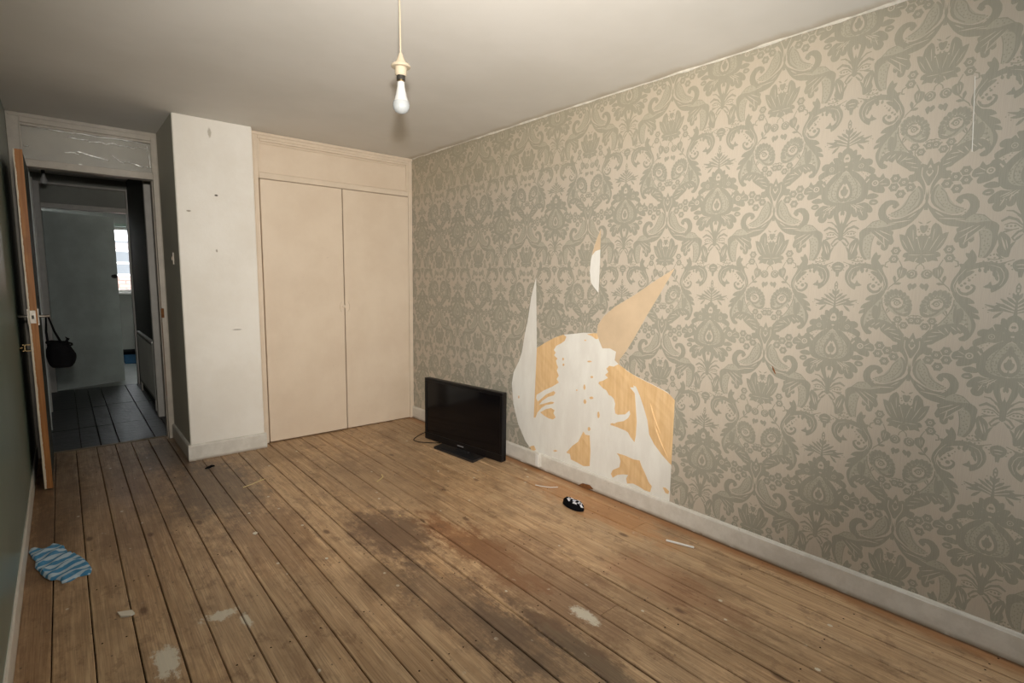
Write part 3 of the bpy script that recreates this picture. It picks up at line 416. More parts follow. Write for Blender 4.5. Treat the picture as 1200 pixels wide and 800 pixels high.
def half_tile(u0, u1, v0, v1, cuts):
    """triangles (half-mm coords), ink flag, side-of-seam flag inside the rectangle and outside the cuts"""
    key = (round(u0), round(u1), round(v0), round(v1)) if not cuts else None
    if key in CACHE: return CACHE[key]
    vs = []; es = []
    def addp(q):
        b_ = len(vs); n = len(q); vs.extend(Vector((float(x), float(y))) for x, y in q); es.extend((b_ + i, b_ + (i + 1) % n) for i in range(n))
    for k, q in SH: addp(q)
    addp([(u0, v0), (u1, v0), (u1, v1), (u0, v1)]); addp([(SEAM, v0), (SEAM, v1)])
    for c in cuts: addp(c)
    ov, oe, of, *_ = delaunay_2d_cdt(vs, es, [], 0, 1e-3, False)
    V = np.array([tuple(v) for v in ov]); F = np.array([f for f in of if len(f) == 3]); C = V[F].mean(1)
    ok = (C[:, 0] > u0) & (C[:, 0] < u1) & (C[:, 1] > v0) & (C[:, 1] < v1)
    for c in cuts: ok &= ~inside(C, np.array(c, float))
    F = F[ok]; C = C[ok]; ink = np.zeros(len(F), int)
    for k, q in SH: ink[inside(C, q)] = k
    r = (V, F, ink, C[:, 0] < SEAM)
    if key: CACHE[key] = r
    return r
holes = [np.array(TEAR['hole1'], float) / 1000, np.array(TEAR['hole2'], float) / 1000]
strips = {}
YA, YB, ZA, ZB = -4.99, -.004, .098, Z - .004
PX = -.0016
for ka in range(-3, 8):
    ya = A0 + 2 * HU * ka
    for sgn in (1, -1):              # sgn=1: half between the axis and lower y; -1: mirrored half towards higher y
        lo, hi = (ya - HU, ya) if sgn == 1 else (ya, ya + HU)
        a, c = max(lo, YA), min(hi, YB)
        if a >= c - 1e-4: continue
        u0, u1 = ((ya - c), (ya - a)) if sgn == 1 else ((a - ya), (c - ya))
        for kv in range(-4, 3):
            zc = 1.712 + VP * kv; z0, z1 = max(zc + V0, ZA), min(zc + V0 + VP, ZB)
            if z0 >= z1 - 1e-4: continue
            cuts = []
            for h in holes:
                if h[:, 0].max() > a and h[:, 0].min() < c and h[:, 1].max() > z0 and h[:, 1].min() < z1:
                    cuts.append(np.stack([(ya - h[:, 0]) * sgn, h[:, 1] - zc], 1) * 2000)
            V, F, ink, near = half_tile(u0 * 2000, u1 * 2000, (z0 - zc) * 2000, (z1 - zc) * 2000, cuts)
            Y = ya - sgn * V[:, 0] / 2000; ZZ = zc + V[:, 1] / 2000
            P3 = np.stack([np.full(len(Y), PX), Y, ZZ], 1)
            for flag in (True, False):
                s = near == flag
                if not s.any(): continue
                # seams stand on the +y side of each axis
                sid = ka if (sgn == 1 or flag) else ka + 1
                fr = F[s]; use, inv = np.unique(fr, return_inverse=True); inv = inv.reshape(fr.shape)
                strips.setdefault(sid, []).append((P3[use], inv if sgn == 1 else inv[:, ::-1], ink[s]))
for sid in sorted(strips):
    L_ = strips[sid]; off = 0; vv = []; ff = []; ii = []
    for p, f, i in L_: vv.append(p); ff.append(f + off); ii.append(i); off += len(p)
    vv = np.vstack(vv); ff = np.vstack(ff); ii = np.concatenate(ii)
    me = bpy.data.meshes.new('wallpaper_strip'); me.vertices.add(len(vv)); me.vertices.foreach_set('co', vv.ravel().astype(np.float32))
    me.loops.add(ff.size); me.loops.foreach_set('vertex_index', ff.ravel().astype(np.int32))
    me.polygons.add(len(ff)); me.polygons.foreach_set('loop_start', (np.arange(len(ff)) * 3).astype(np.int32))
    me.update(calc_edges=True)
    o = link_mesh('wallpaper_strip', me, [M['paper'], M['ink'], M['tone']], wr)
    me.polygons.foreach_set('material_index', ii.astype(np.int32)); me.update()
    print('strip', sid, len(ff))
# layers laid bare where the paper is torn
def patch(name, poly, m, thick, label=None, wav=0):
    P = np.array(poly, float) / 1000; n = len(P)
    r = delaunay_2d_cdt([Vector(p) for p in P], [(i, (i + 1) % n) for i in range(n)], [], 0, 1e-6, False)
    V = np.array([tuple(v) for v in r[0]]); F = [f for f in r[2] if inside(V[list(f)].mean(0)[None], P)[0]]
    b = MB(); b.add([(-thick, y, z) for y, z in V], F); 
    for i in range(n):
        y0, z0 = P[i]; y1, z1 = P[(i + 1) % n]; b.add([(-thick, y0, z0), (-thick, y1, z1), (0, y1, z1), (0, y0, z0)], [(0, 1, 2, 3)])
    o = b.build(name, m, wr)
    if label: o['label'] = label
    return o
for i, p in enumerate(TEAR['orange']): patch('orange_paper_patch', p, M['orange'], .0008, 'remnant of old orange paper in the torn area')
for p in TEAR['spots']: patch('orange_paper_scrap', p, M['orange'], .0007, 'tiny scrap of old orange paper')
for p in TEAR['tan']: patch('tan_paper_patch', p, M['tan'], .0011, 'tan backing paper left in the torn area')
# wrinkles of the loose orange paper
for pl in ([(-2.675, .60), (-2.70, .51), (-2.74, .43), (-2.79, .355)], [(-2.66, .64), (-2.69, .56), (-2.735, .48)]):
    b = MB(); cc = cat([list(p_) for p_ in pl], 4, False); n = len(cc)
    b.tube([(-.0012, y, z) for y, z in cc], [.0008 + .0055 * math.sin(math.pi * k / (n - 1)) for k in range(n)], 8); b.build('paper_wrinkle', M['orange'], wr, True)
# hairline vertical creases and the scratch
b = MB(); b.tube([(-.002, -3.938, 2.06), (-.002, -3.946, 1.92), (-.002, -3.953, 1.80)], .0011, 5); b.build('paper_tear', M['plaster'], wr)['label'] = 'short white split along a seam of the paper'
b = MB(); b.tube([(-.0015, -3.335, .905), (-.003, -3.325, .925), (-.0015, -3.318, .94)], [.001, .004, .0015], 6); b.build('scrape_mark', M['rust'], wr)['label'] = 'small brown scrape'
# ceiling joint: uneven filler bead
b = MB(); pts = []; rr = []; y = -4.99
while y < -.01: pts.append((-.004 + R.uniform(-.002, .002), y, Z - .004 + R.uniform(-.002, .002))); rr.append(R.choice((.003, .004, .006, .008))); y += R.uniform(.03, .09)
b.tube(pts, rr, 6); struct(b.build('trim_1', M['caulk']))

# baseboards
def skirting(name, a, c, nrm, h, t=.016, m='skirt'):
    a = Vector(a); c = Vector(c); nrm = Vector(nrm); prof = [(0, 0), (t, 0), (t, h - .012), (t - .004, h - .004), (t * .45, h), (0, h)]
    n = len(prof); N = max(2, int((c - a).length / .12)); vs = []; fs = []
    for i in range(N + 1):
        p = a.lerp(c, i / N)
        for u, v in prof:
            j = R.uniform(-.0008, .0008) if 0 < i < N else 0
            vs.append(p + nrm * (u + (j if u else 0)) + Vector((0, 0, v + (j if v else 0))))
    for i in range(N):
        for k in range(n): fs.append((i * n + k, i * n + (k + 1) % n, (i + 1) * n + (k + 1) % n, (i + 1) * n + k))
    fs += [tuple(range(n)), tuple(N * n + k for k in range(n))]
    b = MB(); b.add(vs, fs); o = b.build(name, M[m])
    return struct(o)
sk = skirting('baseboard_right', (0, -5, .001), (0, -.002, .001), (-1, 0, 0), .109)
skirting('baseboard_left', (XL, -5, .001), (XL, YD, .001), (1, 0, 0), .105, .008)
skirting('baseboard_far', (-1.888, -.108, .001), (-1.362, -.108, .001), (0, -1, 0), .118, .018)
skirting('baseboard_door_side', (-1.8706, -.1258, .001), (-1.8706, YD - .02, .001), (-1, 0, 0), .118, .018)
# rough scraps of filler where the right baseboard is broken
b = MB(); b.prism([(0, 0), (.06, -.004), (.12, .010), (.09, .026), (.03, .02)], .010, lambda u, v, w_: (-.018 - w_, -2.16 - u, .004 + v)); o = b.build('broken_edge', M['rust'], sk); o['label'] = 'splintered lower edge of the skirting'

# ---------------------------------------------------------------- floor
fb = MB(); fb.box(XL - .1, .1, -5.1, YD2, -.08, -.026); floor = struct(fb.build('floor', M['gap']))
gaps = [-2.713, -2.612, -2.497, -2.375, -2.262, -2.16, -2.046, -1.927, -1.808, -1.69, -1.57, -1.446, -1.324, -1.203, -1.072, -.95, -.838, -.725, -.608, -.495, -.374, -.247, -.12, 0]
joints = {15: [-3.12], 5: [-.35], 9: [-3.9], 18: [-1.9], 21: [-2.75], 3: [-3.3], 12: [-.9], 7: [.2], 20: [-.6], 16: [-4.2]}
for i in range(len(gaps) - 1):
    x0, x1 = gaps[i], gaps[i + 1]
    yend = YD + .055 if x1 < -1.85 else (.58 if x0 > -1.36 else YD - .02)
    ys = [-5.0] + joints.get(i, []) + [yend]
    for a, c in zip(ys, ys[1:]):
        g = .0019 if x1 < -1.5 else .0027; n = 12; dz = R.uniform(-.0016, .0008); tilt = R.uniform(-.0008, .0008); vs = []; fs = []
        prof = [(x0 + g * R.uniform(.6, 1.3), -.024), (x0 + g, -.003), (x0 + g + .003, -.0003), ((x0 + x1) / 2, .0003), (x1 - g - .003, -.0003), (x1 - g, -.003), (x1 - g * R.uniform(.6, 1.3), -.024)]
        for k in range(n + 1):
            yy = a + .0012 + (c - a - .0024) * k / n; wob = R.uniform(-.0008, .0008)
            for j, (px, pz) in enumerate(prof):
                ed = wob if j in (0, 1, 2) else (-wob * .7 if j > 3 else 0)
                vs.append((px + ed * .8, yy, pz + (dz + (px - x0) * tilt / .12 if j not in (0, 6) else 0)))
        q = len(prof)
        for k in range(n):
            for j in range(q): fs.append((k * q + j, k * q + (j + 1) % q, (k + 1) * q + (j + 1) % q, (k + 1) * q + j))
        fs += [tuple(range(q)), tuple(n * q + j for j in range(q))]
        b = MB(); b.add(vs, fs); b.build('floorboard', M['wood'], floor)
# nail heads along the joist lines
b = MB()
for jy in [-4.6 + .42 * k for k in range(13)]:
    for i in range(1, len(gaps) - 1):
        if R.random() < .5:
            for s in (.028, -.028):
                x = (gaps[i] if s > 0 else gaps[i + 1]) + s * R.uniform(.8, 1.2); y = jy + R.uniform(-.015, .015); b.lathe([(.0035, 0), (.0028, .0009), (0, .0009)], (x, y, .0), 6)
o = b.build('nail_head', M['gap'], floor); o['kind'] = 'stuff'; o['label'] = 'small dark nail heads in the boards'
# hall floor of dark painted boards with cross joints
fb = MB(); fb.box(XL - .1, -1.0, YD2, 6.0, -.08, -.04); hf = struct(fb.build('floor.001', M['gap']))
x = -2.70; ii = 0
while x < -1.05:
    wd = (.236, .118, .118, .236, .118)[ii % 5]
    ys = [YD2 + .002, 1.42 + .02 * (ii % 2), 2.35 - .03 * (ii % 3), 3.45] if x < -2.0 or True else [YD2, 3.45]
    for a, c in zip(ys, ys[1:]):
        b = MB(); dz = R.uniform(-.004, 0); b.box(x + .002, x + wd - .002, a + .003, c - .003, -.035, -.006 + dz, .003); b.build('hall_floorboard', M['slate'], hf)
    x += wd; ii += 1
b = MB(); b.box(XL + .02, -1.87, YD + .057, YD2, -.025, .002, .003); struct(b.build('trim_2', M['thresh']))
slab('floor.002', [(-3.2, -.6, 3.453, 5.8, -.045, -.012)], M['lightfloor'])
# ---------------------------------------------------------------- doorway frame, transom, door leaf
b = MB(); fr = struct(b.box(XL + .001, -2.645, YD - .012, YD2 + .01, 0, Z - .001, .003).build('trim_3', M['frame'])); fr['label'] = 'painted door frame with a transom above'
def part(parent, name, m, *boxes, c=.002, smooth=False):
    b = MB()
    for x in boxes: b.box(*x, c)
    return b.build(name, m, parent, smooth)
part(fr, 'stile', M['frame'], (-1.908, -1.8705, YD - .012, YD2 + .01, 0, Z - .001), (-1.914, -1.908, YD + .03, YD2 + .01, 0, 2.05))
part(fr, 'head', M['frame'], (-2.645, -1.908, YD - .012, YD2 + .01, 2.338, Z - .001), (-2.645, -1.908, YD - .004, YD + .03, 2.322, 2.338))
part(fr, 'transom_rail', M['frame'], (-2.645, -1.908, YD - .010, YD2 + .01, 2.052, 2.10), (-2.645, -1.908, YD - .014, YD - .010, 2.05, 2.060))
part(fr, 'moulding', M['frame'], (-2.650, -2.641, YD - .018, YD - .010, 2.10, 2.345), (-1.912, -1.903, YD - .018, YD - .010, 2.10, 2.345), (-2.65, -1.903, YD - .018, YD - .010, 2.337, 2.346), (-1.8765, -1.8705, YD - .018, YD - .010, 0, Z - .002), (-2.70, -1.872, YD - .02, YD - .010, 2.372, 2.385))
o = part(fr, 'hinge_plate', M['rust'], (-1.912, -1.892, YD - .016, YD - .011, .985, 1.06)); o['label'] = 'rusty strike plate on the right stile'
o = part(fr, 'chipped_edge', M['rust'], (-1.9105, -1.9075, YD - .0135, YD - .011, .35, .95), (-1.9105, -1.908, YD - .0135, YD - .011, 1.08, 1.20)); o['label'] = 'brown bare wood where paint has chipped'
tw = struct(MB().box(-2.645, -1.908, YD + .035, YD + .041, 2.10, 2.322).build('window_1', M['pane'])); tw['label'] = 'transom pane above the doorway'
# creased clear film over the pane
b = MB(); nx, nz = 46, 14; vs = []; fs = []
for i in range(nx + 1):
    for k in range(nz + 1):
        u, v = i / nx, k / nz
        cr = .0035 * math.sin(19 * u + 9 * v + 2 * math.sin(5 * v + 3 * u)) + .002 * math.sin(47 * u - 30 * v) * (.3 + u)
        vs.append((-2.644 + .735 * u, YD + .024 - abs(cr) * (0.2 + 1.4 * u), 2.101 + .220 * v))
for i in range(nx):
    for k in range(nz): a = i * (nz + 1) + k; fs.append((a, a + nz + 1, a + nz + 2, a + 1))
film_m = M['film']
# ridges of the film, near-white metallic so their glints are in the colour
rid = [[(-2.52, 2.325), (-2.43, 2.316), (-2.33, 2.322), (-2.22, 2.316), (-2.08, 2.321), (-1.93, 2.312)],
       [(-2.40, 2.285), (-2.33, 2.280), (-2.28, 2.286)], [(-2.28, 2.272), (-2.22, 2.282), (-2.18, 2.274), (-2.14, 2.286), (-2.10, 2.274), (-2.05, 2.279), (-2.02, 2.27), (-1.99, 2.281)], [(-1.99, 2.283), (-1.93, 2.28)],
       [(-2.42, 2.175), (-2.37, 2.182), (-2.34, 2.172)], [(-2.35, 2.195), (-2.27, 2.175), (-2.21, 2.165), (-2.17, 2.158)], [(-2.15, 2.20), (-2.11, 2.165), (-2.08, 2.148)], [(-2.11, 2.158), (-2.05, 2.163), (-2.00, 2.15), (-1.96, 2.138)], [(-1.94, 2.15), (-1.925, 2.128)], [(-1.93, 2.30), (-1.92, 2.20), (-1.915, 2.13)], [(-2.63, 2.19), (-2.60, 2.186)], [(-2.6, 2.325), (-2.5, 2.322)]]
fo = b.add(vs, fs).build('plastic_film', film_m, tw, True, 60); fo['label'] = 'creased clear plastic film over the pane'
for pl in rid:
    b = MB(); pts = []; rr = []
    for (x0, z0), (x1, z1) in zip(pl, pl[1:]):
        for k in range(5): t = k / 5; pts.append((x0 + (x1 - x0) * t, YD + .016 + R.uniform(-.002, .002), z0 + (z1 - z0) * t + R.uniform(-.002, .002))); rr.append(R.uniform(.0025, .0085))
    pts.append((pl[-1][0], YD + .017, pl[-1][1])); rr.append(.001)
    b.tube(pts, rr, 6, flat=.6); b.build('film_crease', M['crease'], tw, True, 70)
# open door leaf seen edge-on
dl = struct(MB().box(-2.6585, -2.622, -.158, YD - .022, .008, 2.028, .001).build('door_1', M['leafface'])); dl['label'] = 'open bedroom door seen edge-on beside the green wall'
b = MB(); n = 40; vs = []; fs = []
for k in range(n + 1):
    z = .008 + 2.02 * k / n; j = R.uniform(-.0007, .0007); vs += [(-2.6605 + j, -.1605, z), (-2.620, -.1605, z), (-2.620, -.157, z), (-2.6605 + j, -.157, z)]
for k in range(n):
    for q in range(4): fs.append((k * 4 + q, k * 4 + (q + 1) % 4, k * 4 + 4 + (q + 1) % 4, k * 4 + 4 + q))
fs += [(0, 1, 2, 3), (n * 4, n * 4 + 1, n * 4 + 2, n * 4 + 3)]
b.add(vs, fs).build('timber_edge', M['leafedge'], dl)['label'] = 'bare orange timber edge with chipped pale paint'
lk = part(dl, 'lock_plate', M['chrome'], (-2.655, -2.627, -.1625, -.1605, 1.028, 1.105), c=.0007)
part(lk, 'latch', M['pin'], (-2.6465, -2.6355, -.168, -.162, 1.055, 1.076), c=.001)
b = MB(); b.box(-2.620, -2.614, -.14, -.095, 1.015, 1.115, .001); b.box(-2.6665, -2.6605, -.14, -.095, 1.015, 1.115, .001); b.build('handle_plate', M['chrome'], dl)
for s, x in ((1, -2.614), (-1, -2.6665)):
    b = MB(); L = .042 if s > 0 else .036
    b.tube([(x, -.118, 1.067), (x + s * L * .7, -.118, 1.067), (x + s * L, -.112, 1.067), (x + s * L, -.02, 1.066)], [.0085, .0075, .008, .006], 12); b.build('lever_handle', M['chrome'], dl, True)
b = MB(); b.box(-2.700, -2.6605, -.150, -.140, .862, .868, .001); b.box(-2.700, -2.6605, -.150, -.140, .898, .904, .001); b.box(-2.692, -2.686, -.150, -.140, .862, .904, .001); b.lathe([(0, -.010), (.007, -.010), (.007, .002), (0, .002)], (-2.700, -.145, .883), 10, axis='x')
b.build('bolt_bracket', M['brass'], dl)['label'] = 'brass bolt bracket low on the wall-side face'
# handbag hanging from the inner lever
bagp = (-2.53, -.08, .745); bag = thing('shoulder_bag', bagp, 'small black fabric bag hanging by its straps from the open door handle', 'bag')
vs = []; fs = []; na, nr = 24, 13
for i in range(nr):
    t = i / (nr - 1); z = .752 + .150 * t; wx = .062 * (.86 + .26 * math.sin(math.pi * min(1, t * 1.05)) - .22 * max(0, t - .6)) ; wy = .105 * (1 - .15 * t * t)
    if i == 0: wx *= .9; wy *= .92
    for k in range(na):
        th = 2 * math.pi * k / na; c, s = math.cos(th), math.sin(th); e = .55
        px = math.copysign(abs(c) ** e, c) * wx + .004 * math.sin(3 * th + 5 * t); py = math.copysign(abs(s) ** e, s) * wy
        vs.append((-2.533 + px + .008 * (1 - t), -.075 + py, z + .020 * (.5 - (px / .14 + .5)) * (t > .5)))
for i in range(nr - 1):
    for k in range(na): fs.append((i * na + k, i * na + (k + 1) % na, (i + 1) * na + (k + 1) % na, (i + 1) * na + k))
fs += [tuple(range(na)), tuple((nr - 1) * na + k for k in range(na))]
MB().add(vs, fs).build('bag_body', M['black'], bag, True, 50)
vs2 = []
b = MB()
for k in range(na + 1):
    th = 2 * math.pi * k / na; c, s = math.cos(th), math.sin(th)
    vs2.append((-2.533 + math.copysign(abs(c) ** .55, c) * .060, -.075 + math.copysign(abs(s) ** .55, s) * .088, .893 - .010 * math.copysign(abs(c) ** .55, c)))
b.tube(vs2, .0055, 6, cap=False); b.build('zip_rim', M['black'], bag, True)
for a_, b_ in (((-2.5735, -.10, 1.060), (-2.520, -.14, .893)), ((-2.585, -.075, 1.060), (-2.585, -.12, .893))):
    A_ = Vector(a_); B_ = Vector(b_); b = MB()
    b.tube([A_ + Vector((0, 0, .013)), A_, A_.lerp(B_, .5) + Vector((-.004, 0, -.006)), B_, B_ - Vector((0, 0, .03))], [.004, .008, .0105, .012, .010], 8, flat=.55); b.build('strap', M['black'], bag, True)
b = MB(); b.tube([(-2.505, -.135, .90), (-2.49, -.135, .925), (-2.505, -.135, .94), (-2.53, -.135, .925)], [.006, .009, .009, .006], 8); b.build('strap_buckle', M['black'], bag, True)
# light switch on the side of the wall block
t = thing('light_switch', (-1.8706, .135, 1.44), 'narrow pale switch plate on the shaded wall beside the doorway', 'switch')
MB().box(-1.879, -1.8706, .115, .155, 1.40, 1.485, .002).build('plate', M['frame'], t); MB().box(-1.883, -1.879, .130, .142, 1.43, 1.455, .001).build('rocker', M['creamedge'], t)

# ---------------------------------------------------------------- hall and the room beyond
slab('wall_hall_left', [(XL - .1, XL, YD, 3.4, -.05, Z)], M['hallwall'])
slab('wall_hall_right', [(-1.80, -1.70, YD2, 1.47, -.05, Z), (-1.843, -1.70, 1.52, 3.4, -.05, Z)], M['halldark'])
tr = struct(MB().box(-1.883, -1.795, 1.462, 1.53, -.01, Z - .002, .004).build('trim_4', M['hallframe'])); tr['label'] = 'grey painted post standing in the hall'
tl = struct(MB().box(-2.712, -2.636, 1.50, 1.545, -.01, 2.36, .003).build('trim_5', M['hallwhite'])); tl['label'] = 'pale board edge at the left of the hall'
part(tl, 'rail', M['hallframe'], (-2.712, -2.640, 2.28, 2.33, -.01, 2.20))
slab('wall_hall_end', [(XL - .1, -2.69, 3.4, 3.5, -.05, Z), (-1.80, -.6, 3.4, 3.5, -.05, Z), (-2.69, -1.80, 3.4, 3.5, 2.31, Z)], M['hallwall'])
t5 = struct(MB().box(-2.69, -2.612, 3.39, 3.51, -.01, 2.31, .004).build('trim_6', M['hallframe'])); t5['label'] = 'grey frame of the doorway across the hall'
part(t5, 'stile', M['hallframe'], (-1.858, -1.80, 3.39, 3.51, -.01, 2.31), c=.004)
part(t5, 'head', M['hallframe'], (-2.612, -1.858, 3.39, 3.51, 2.035, 2.088), (-2.612, -1.858, 3.39, 3.51, 2.285, 2.31), c=.004)
part(t5, 'transom_panel', M['hallwall'], (-2.612, -1.858, 3.44, 3.46, 2.088, 2.285))
# grey door standing ajar (hinged left, swung into the far room)
ang = math.atan2(3.754 - 3.467, -1.961 + 2.606); d2 = struct(MB().box(0, .706, 0, .036, .0, 2.01, .002).build('door_2', M['greydoor'])); d2.location = (-2.606, 3.475, -.004); d2.rotation_euler = (0, 0, ang); d2['label'] = 'grey green door standing ajar across the hall'
b = MB(); b.lathe([(.011, 0), (.011, -.02), (.022, -.024), (.026, -.038), (.020, -.052), (0, -.056)], (.655, 0, 1.30), 16, axis='y'); b.build('door_knob', M['pin'], d2, True)
b = MB(); b.lathe([(0, -.003), (.022, -.003), (.022, 0)], (.655, 0, 1.30), 16, axis='y'); b.build('rose', M['pin'], d2, True)
# radiator-like panel by the right hall wall
rp = (-1.85, 2.35, .0); rad = thing('hall_radiator', rp, 'pale flat radiator seen edge-on low on the dark hall wall', 'radiator')
MB().box(-1.872, -1.857, 1.72, 2.95, .10, .665, .003).build('panel', M['hallwall'], rad)
b = MB()
for k in range(24): y = 1.75 + 1.17 * k / 23; b.box(-1.875, -1.872, y - .012, y + .012, .13, .64, .002)
b.build('flute', M['hallwall'], rad)
MB().box(-1.877, -1.848, 1.70, 2.97, .665, .684, .003).build('top_grille', M['wplastic'], rad)
for y in (1.9, 2.7): MB().box(-1.857, -1.844, y, y + .04, .3, .6, .001).build('bracket', M['hallwall'], rad)
for y in (1.735, 2.93): b = MB(); b.tube([(-1.864, y, -.006), (-1.864, y, .11)], .009, 8); b.build('pipe', M['hallframe'], rad)
# small pendant bulb in the hall
hp = thing('hall_pendant', (-2.555, 1.8, 2.4), 'small bare bulb on a short flex hanging in the dark hall', 'lamp')
b = MB(); b.tube([(-2.555, 1.8, 2.385), (-2.555, 1.8, 2.215)], .003, 6); b.build('flex', M['cord'], hp)
b = MB(); b.lathe([(0, 0), (.035, 0), (.030, -.02), (0, -.022)], (-2.555, 1.8, Z - .0005), 16); b.build('ceiling_rose', M['cord'], hp, True)
b = MB(); b.lathe([(0, 0), (.013, -.003), (.014, -.045), (0, -.046)], (-2.555, 1.8, 2.22), 12); b.build('lamp_holder', M['pin'], hp, True)
b = MB(); b.lathe([(.010, 0), (.012, -.02), (.022, -.045), (.026, -.062), (.018, -.082), (0, -.090)], (-2.555, 1.8, 2.174), 16); b.build('bulb', M['bulb'], hp, True)
# far room shell and window
slab('wall_beyond_right', [(-.7, -.6, 3.5, 5.8, -.05, Z)], M['hallwall']); slab('wall_beyond_left', [(-3.3, -3.2, 3.4, 5.8, -.05, Z), (-3.3, XL - .1, 3.4, 3.5, -.05, Z)], M['hallwall'])
slab('wall_beyond', [(-3.2, -2.35, 5.6, 5.72, -.05, Z), (-1.15, -.6, 5.6, 5.72, -.05, Z), (-2.35, -1.15, 5.6, 5.72, -.05, 1.05), (-2.35, -1.15, 5.6, 5.72, 2.02, Z)], M['hallwall'])
wf = struct(MB().box(-2.35, -2.30, 5.62, 5.70, 1.05, 2.02, .004).build('window_2', M['wplastic'])); wf['label'] = 'bright window of the far room'
part(wf, 'window_frame', M['wplastic'], (-1.20, -1.15, 5.62, 5.70, 1.05, 2.02), (-2.30, -1.20, 5.62, 5.70, 1.05, 1.09), (-2.30, -1.20, 5.62, 5.70, 1.985, 2.02), c=.003)
part(wf, 'window_sill', M['wplastic'], (-2.38, -1.12, 5.50, 5.60, 1.022, 1.048), c=.004)
part(wf, 'blind_box', M['pgreen'], (-2.38, -1.12, 5.53, 5.60, 2.03, 2.075), c=.003)
part(wf, 'pane', M['glass'], (-2.30, -1.20, 5.655, 5.660, 1.09, 1.985), c=0)
part(wf, 'window_catch', M['pin'], (-1.685, -1.655, 5.60, 5.62, 1.36, 1.40), c=.002)
bx = thing('storage_box', (-1.55, 5.15, -.012), 'dark blue box on the pale floor of the far room', 'box')
MB().box(-1.85, -1.25, 5.28, 5.58, -.012, .13, .01).build('box_body', M['blue'], bx); MB().box(-1.865, -1.235, 5.27, 5.59, .13, .175, .008).build('lid', M['black'], bx)
# houses across the street
bl = thing('terraced_house', (-2.2, 14, -3), 'pale rendered and brick house across the street seen through the far window', 'building')
MB().box(-7, 3, 14, 18, -3, 2.18).build('facade_wall', M['stone'], bl)
for x in (-5.4, -3.3, -1.16, .9):
    f = MB().box(x - .22, x + .22, 13.95, 14.0, 1.27, 2.0, .01).build('window_frame', M['wplastic'], bl)
    for z0, z1 in ((1.33, 1.60), (1.66, 1.94)): MB().box(x - .16, x + .16, 13.93, 13.96, z0, z1).build('window_pane', M['darkglass'], f)
b = MB()
for j in range(22):
    for k in range(34): b.box(-7 + k * .295 + (j % 2) * .14, -7 + k * .295 + (j % 2) * .14 + .28, 13.965, 14.0, -.95 + j * .1, -.95 + j * .1 + .085)
b.build('brick_course', M['brick'], bl)['kind'] = 'stuff'
MB().box(-7.2, 3.2, 13.8, 14.1, 2.18, 2.24, .02).build('gutter', M['darkglass'], bl)

# ---------------------------------------------------------------- built-in wardrobe
wb = thing('built_in_wardrobe', (-.69, 0, 0), 'cream painted built-in wardrobe with two tall flush doors under a panelled header', 'wardrobe')
part(wb, 'stile', M['creamedge'], (-1.374, -1.313, -.012, .05, .0, Z - .001), c=.003)
part(wb, 'stile', M['creamedge'], (-.040, -.0005, -.012, .05, .0, Z - .001), c=.003)
part(wb, 'head', M['creamedge'], (-1.313, -.040, -.010, .05, 2.352, Z - .001), c=.004)
part(wb, 'rail', M['creamedge'], (-1.313, -.040, -.014, .05, 2.060, 2.108), c=.006)
part(wb, 'header_panel', M['cream'], (-1.312, -.041, .006, .02, 2.108, 2.352), c=0)
part(wb, 'panel_moulding', M['creamedge'], (-1.313, -1.298, -.006, .006, 2.108, 2.352), (-.055, -.040, -.006, .006, 2.108, 2.352), (-1.298, -.055, -.008, .006, 2.336, 2.352), (-1.298, -.055, -.002, .006, 2.318, 2.328), c=.002)
part(wb, 'head_moulding', M['creamedge'], (-1.374, -.0005, -.022, -.0125, 2.376, Z - .002), (-1.345, -1.338, -.016, -.0125, .02, 2.37), c=.002)
for i, (x0, x1) in enumerate(((-1.309, -.6735), (-.6595, -.0435))):
    d = MB().box(x0, x1, -.027 if i == 0 else -.012, .010, .010 if i == 0 else .006, 2.054 if i == 0 else 2.056, .0025).build('door', M['cream'], wb)
    s = -1 if i == 0 else 1; cx = (x1 - .010) if i == 0 else (x0 + .012); y = -.027 if i == 0 else -.012
    b = MB(); pts = []
    for k in range(9):
        a = math.radians(-70 + 140 * k / 8); pts.append((cx + s * .028 * math.cos(a) , y - .002, 1.075 + .046 * math.sin(a)))
    b.tube(pts, .004, 6); b.build('finger_pull', M['creamedge'], d, True)
    if i == 0: b = MB(); b.lathe([(.012, 0), (.010, -.008), (.013, -.014), (0, -.018)], (cx + .004, y, 1.077), 12, axis='y'); b.build('latch_knob', M['creamedge'], d, True)
slab('wardrobe_gap_shade', [(-1.312, -.041, .052, .055, 0, 2.06)], M['gap'])  # added dark sheet, paints in the shade seen through the door gaps

# ---------------------------------------------------------------- television
A = Vector((-.329, -.764, 0)); B = Vector((-.209, -1.600, 0)); ux = (B - A).normalized(); un = Vector((ux.y, -ux.x, 0)); un = un if un.x < 0 else -un; LEN = (B - A).length
tv = thing('television', (-.24, -1.17, 0), 'black flat-screen television on a low base standing on the boards by the right wall', 'television')
def tvf(u, v, w_): p = A + ux * u + un * w_; return (p.x, p.y, v)
def tvbox(name, m, u0, u1, v0, v1, w0, w1, c=.003, parent=None):
    b = MB(); b.box(u0, u1, v0, v1, w0, w1, c); b.v = [tvf(u, v, w_) for u, v, w_ in b.v]; return b.build(name, m, parent or tv)
tvbox('casing', M['bezel'], 0, LEN, .038, .537, -.045, -.004, .006)
tvbox('rear_housing', M['tvbase'], .10, LEN - .10, .08, .46, -.085, -.045, .012)
bz = MB(); u0, u1, v0, v1 = 0, LEN, .038, .537; bw = .024
for q in ((u0, u1, v1 - bw, v1), (u0, u1, v0, v0 + .052), (u0, u0 + bw, v0 + .052, v1 - bw), (u1 - bw, u1, v0 + .052, v1 - bw)): bz.box(q[0], q[1], q[2], q[3], -.004, .004, .0015)
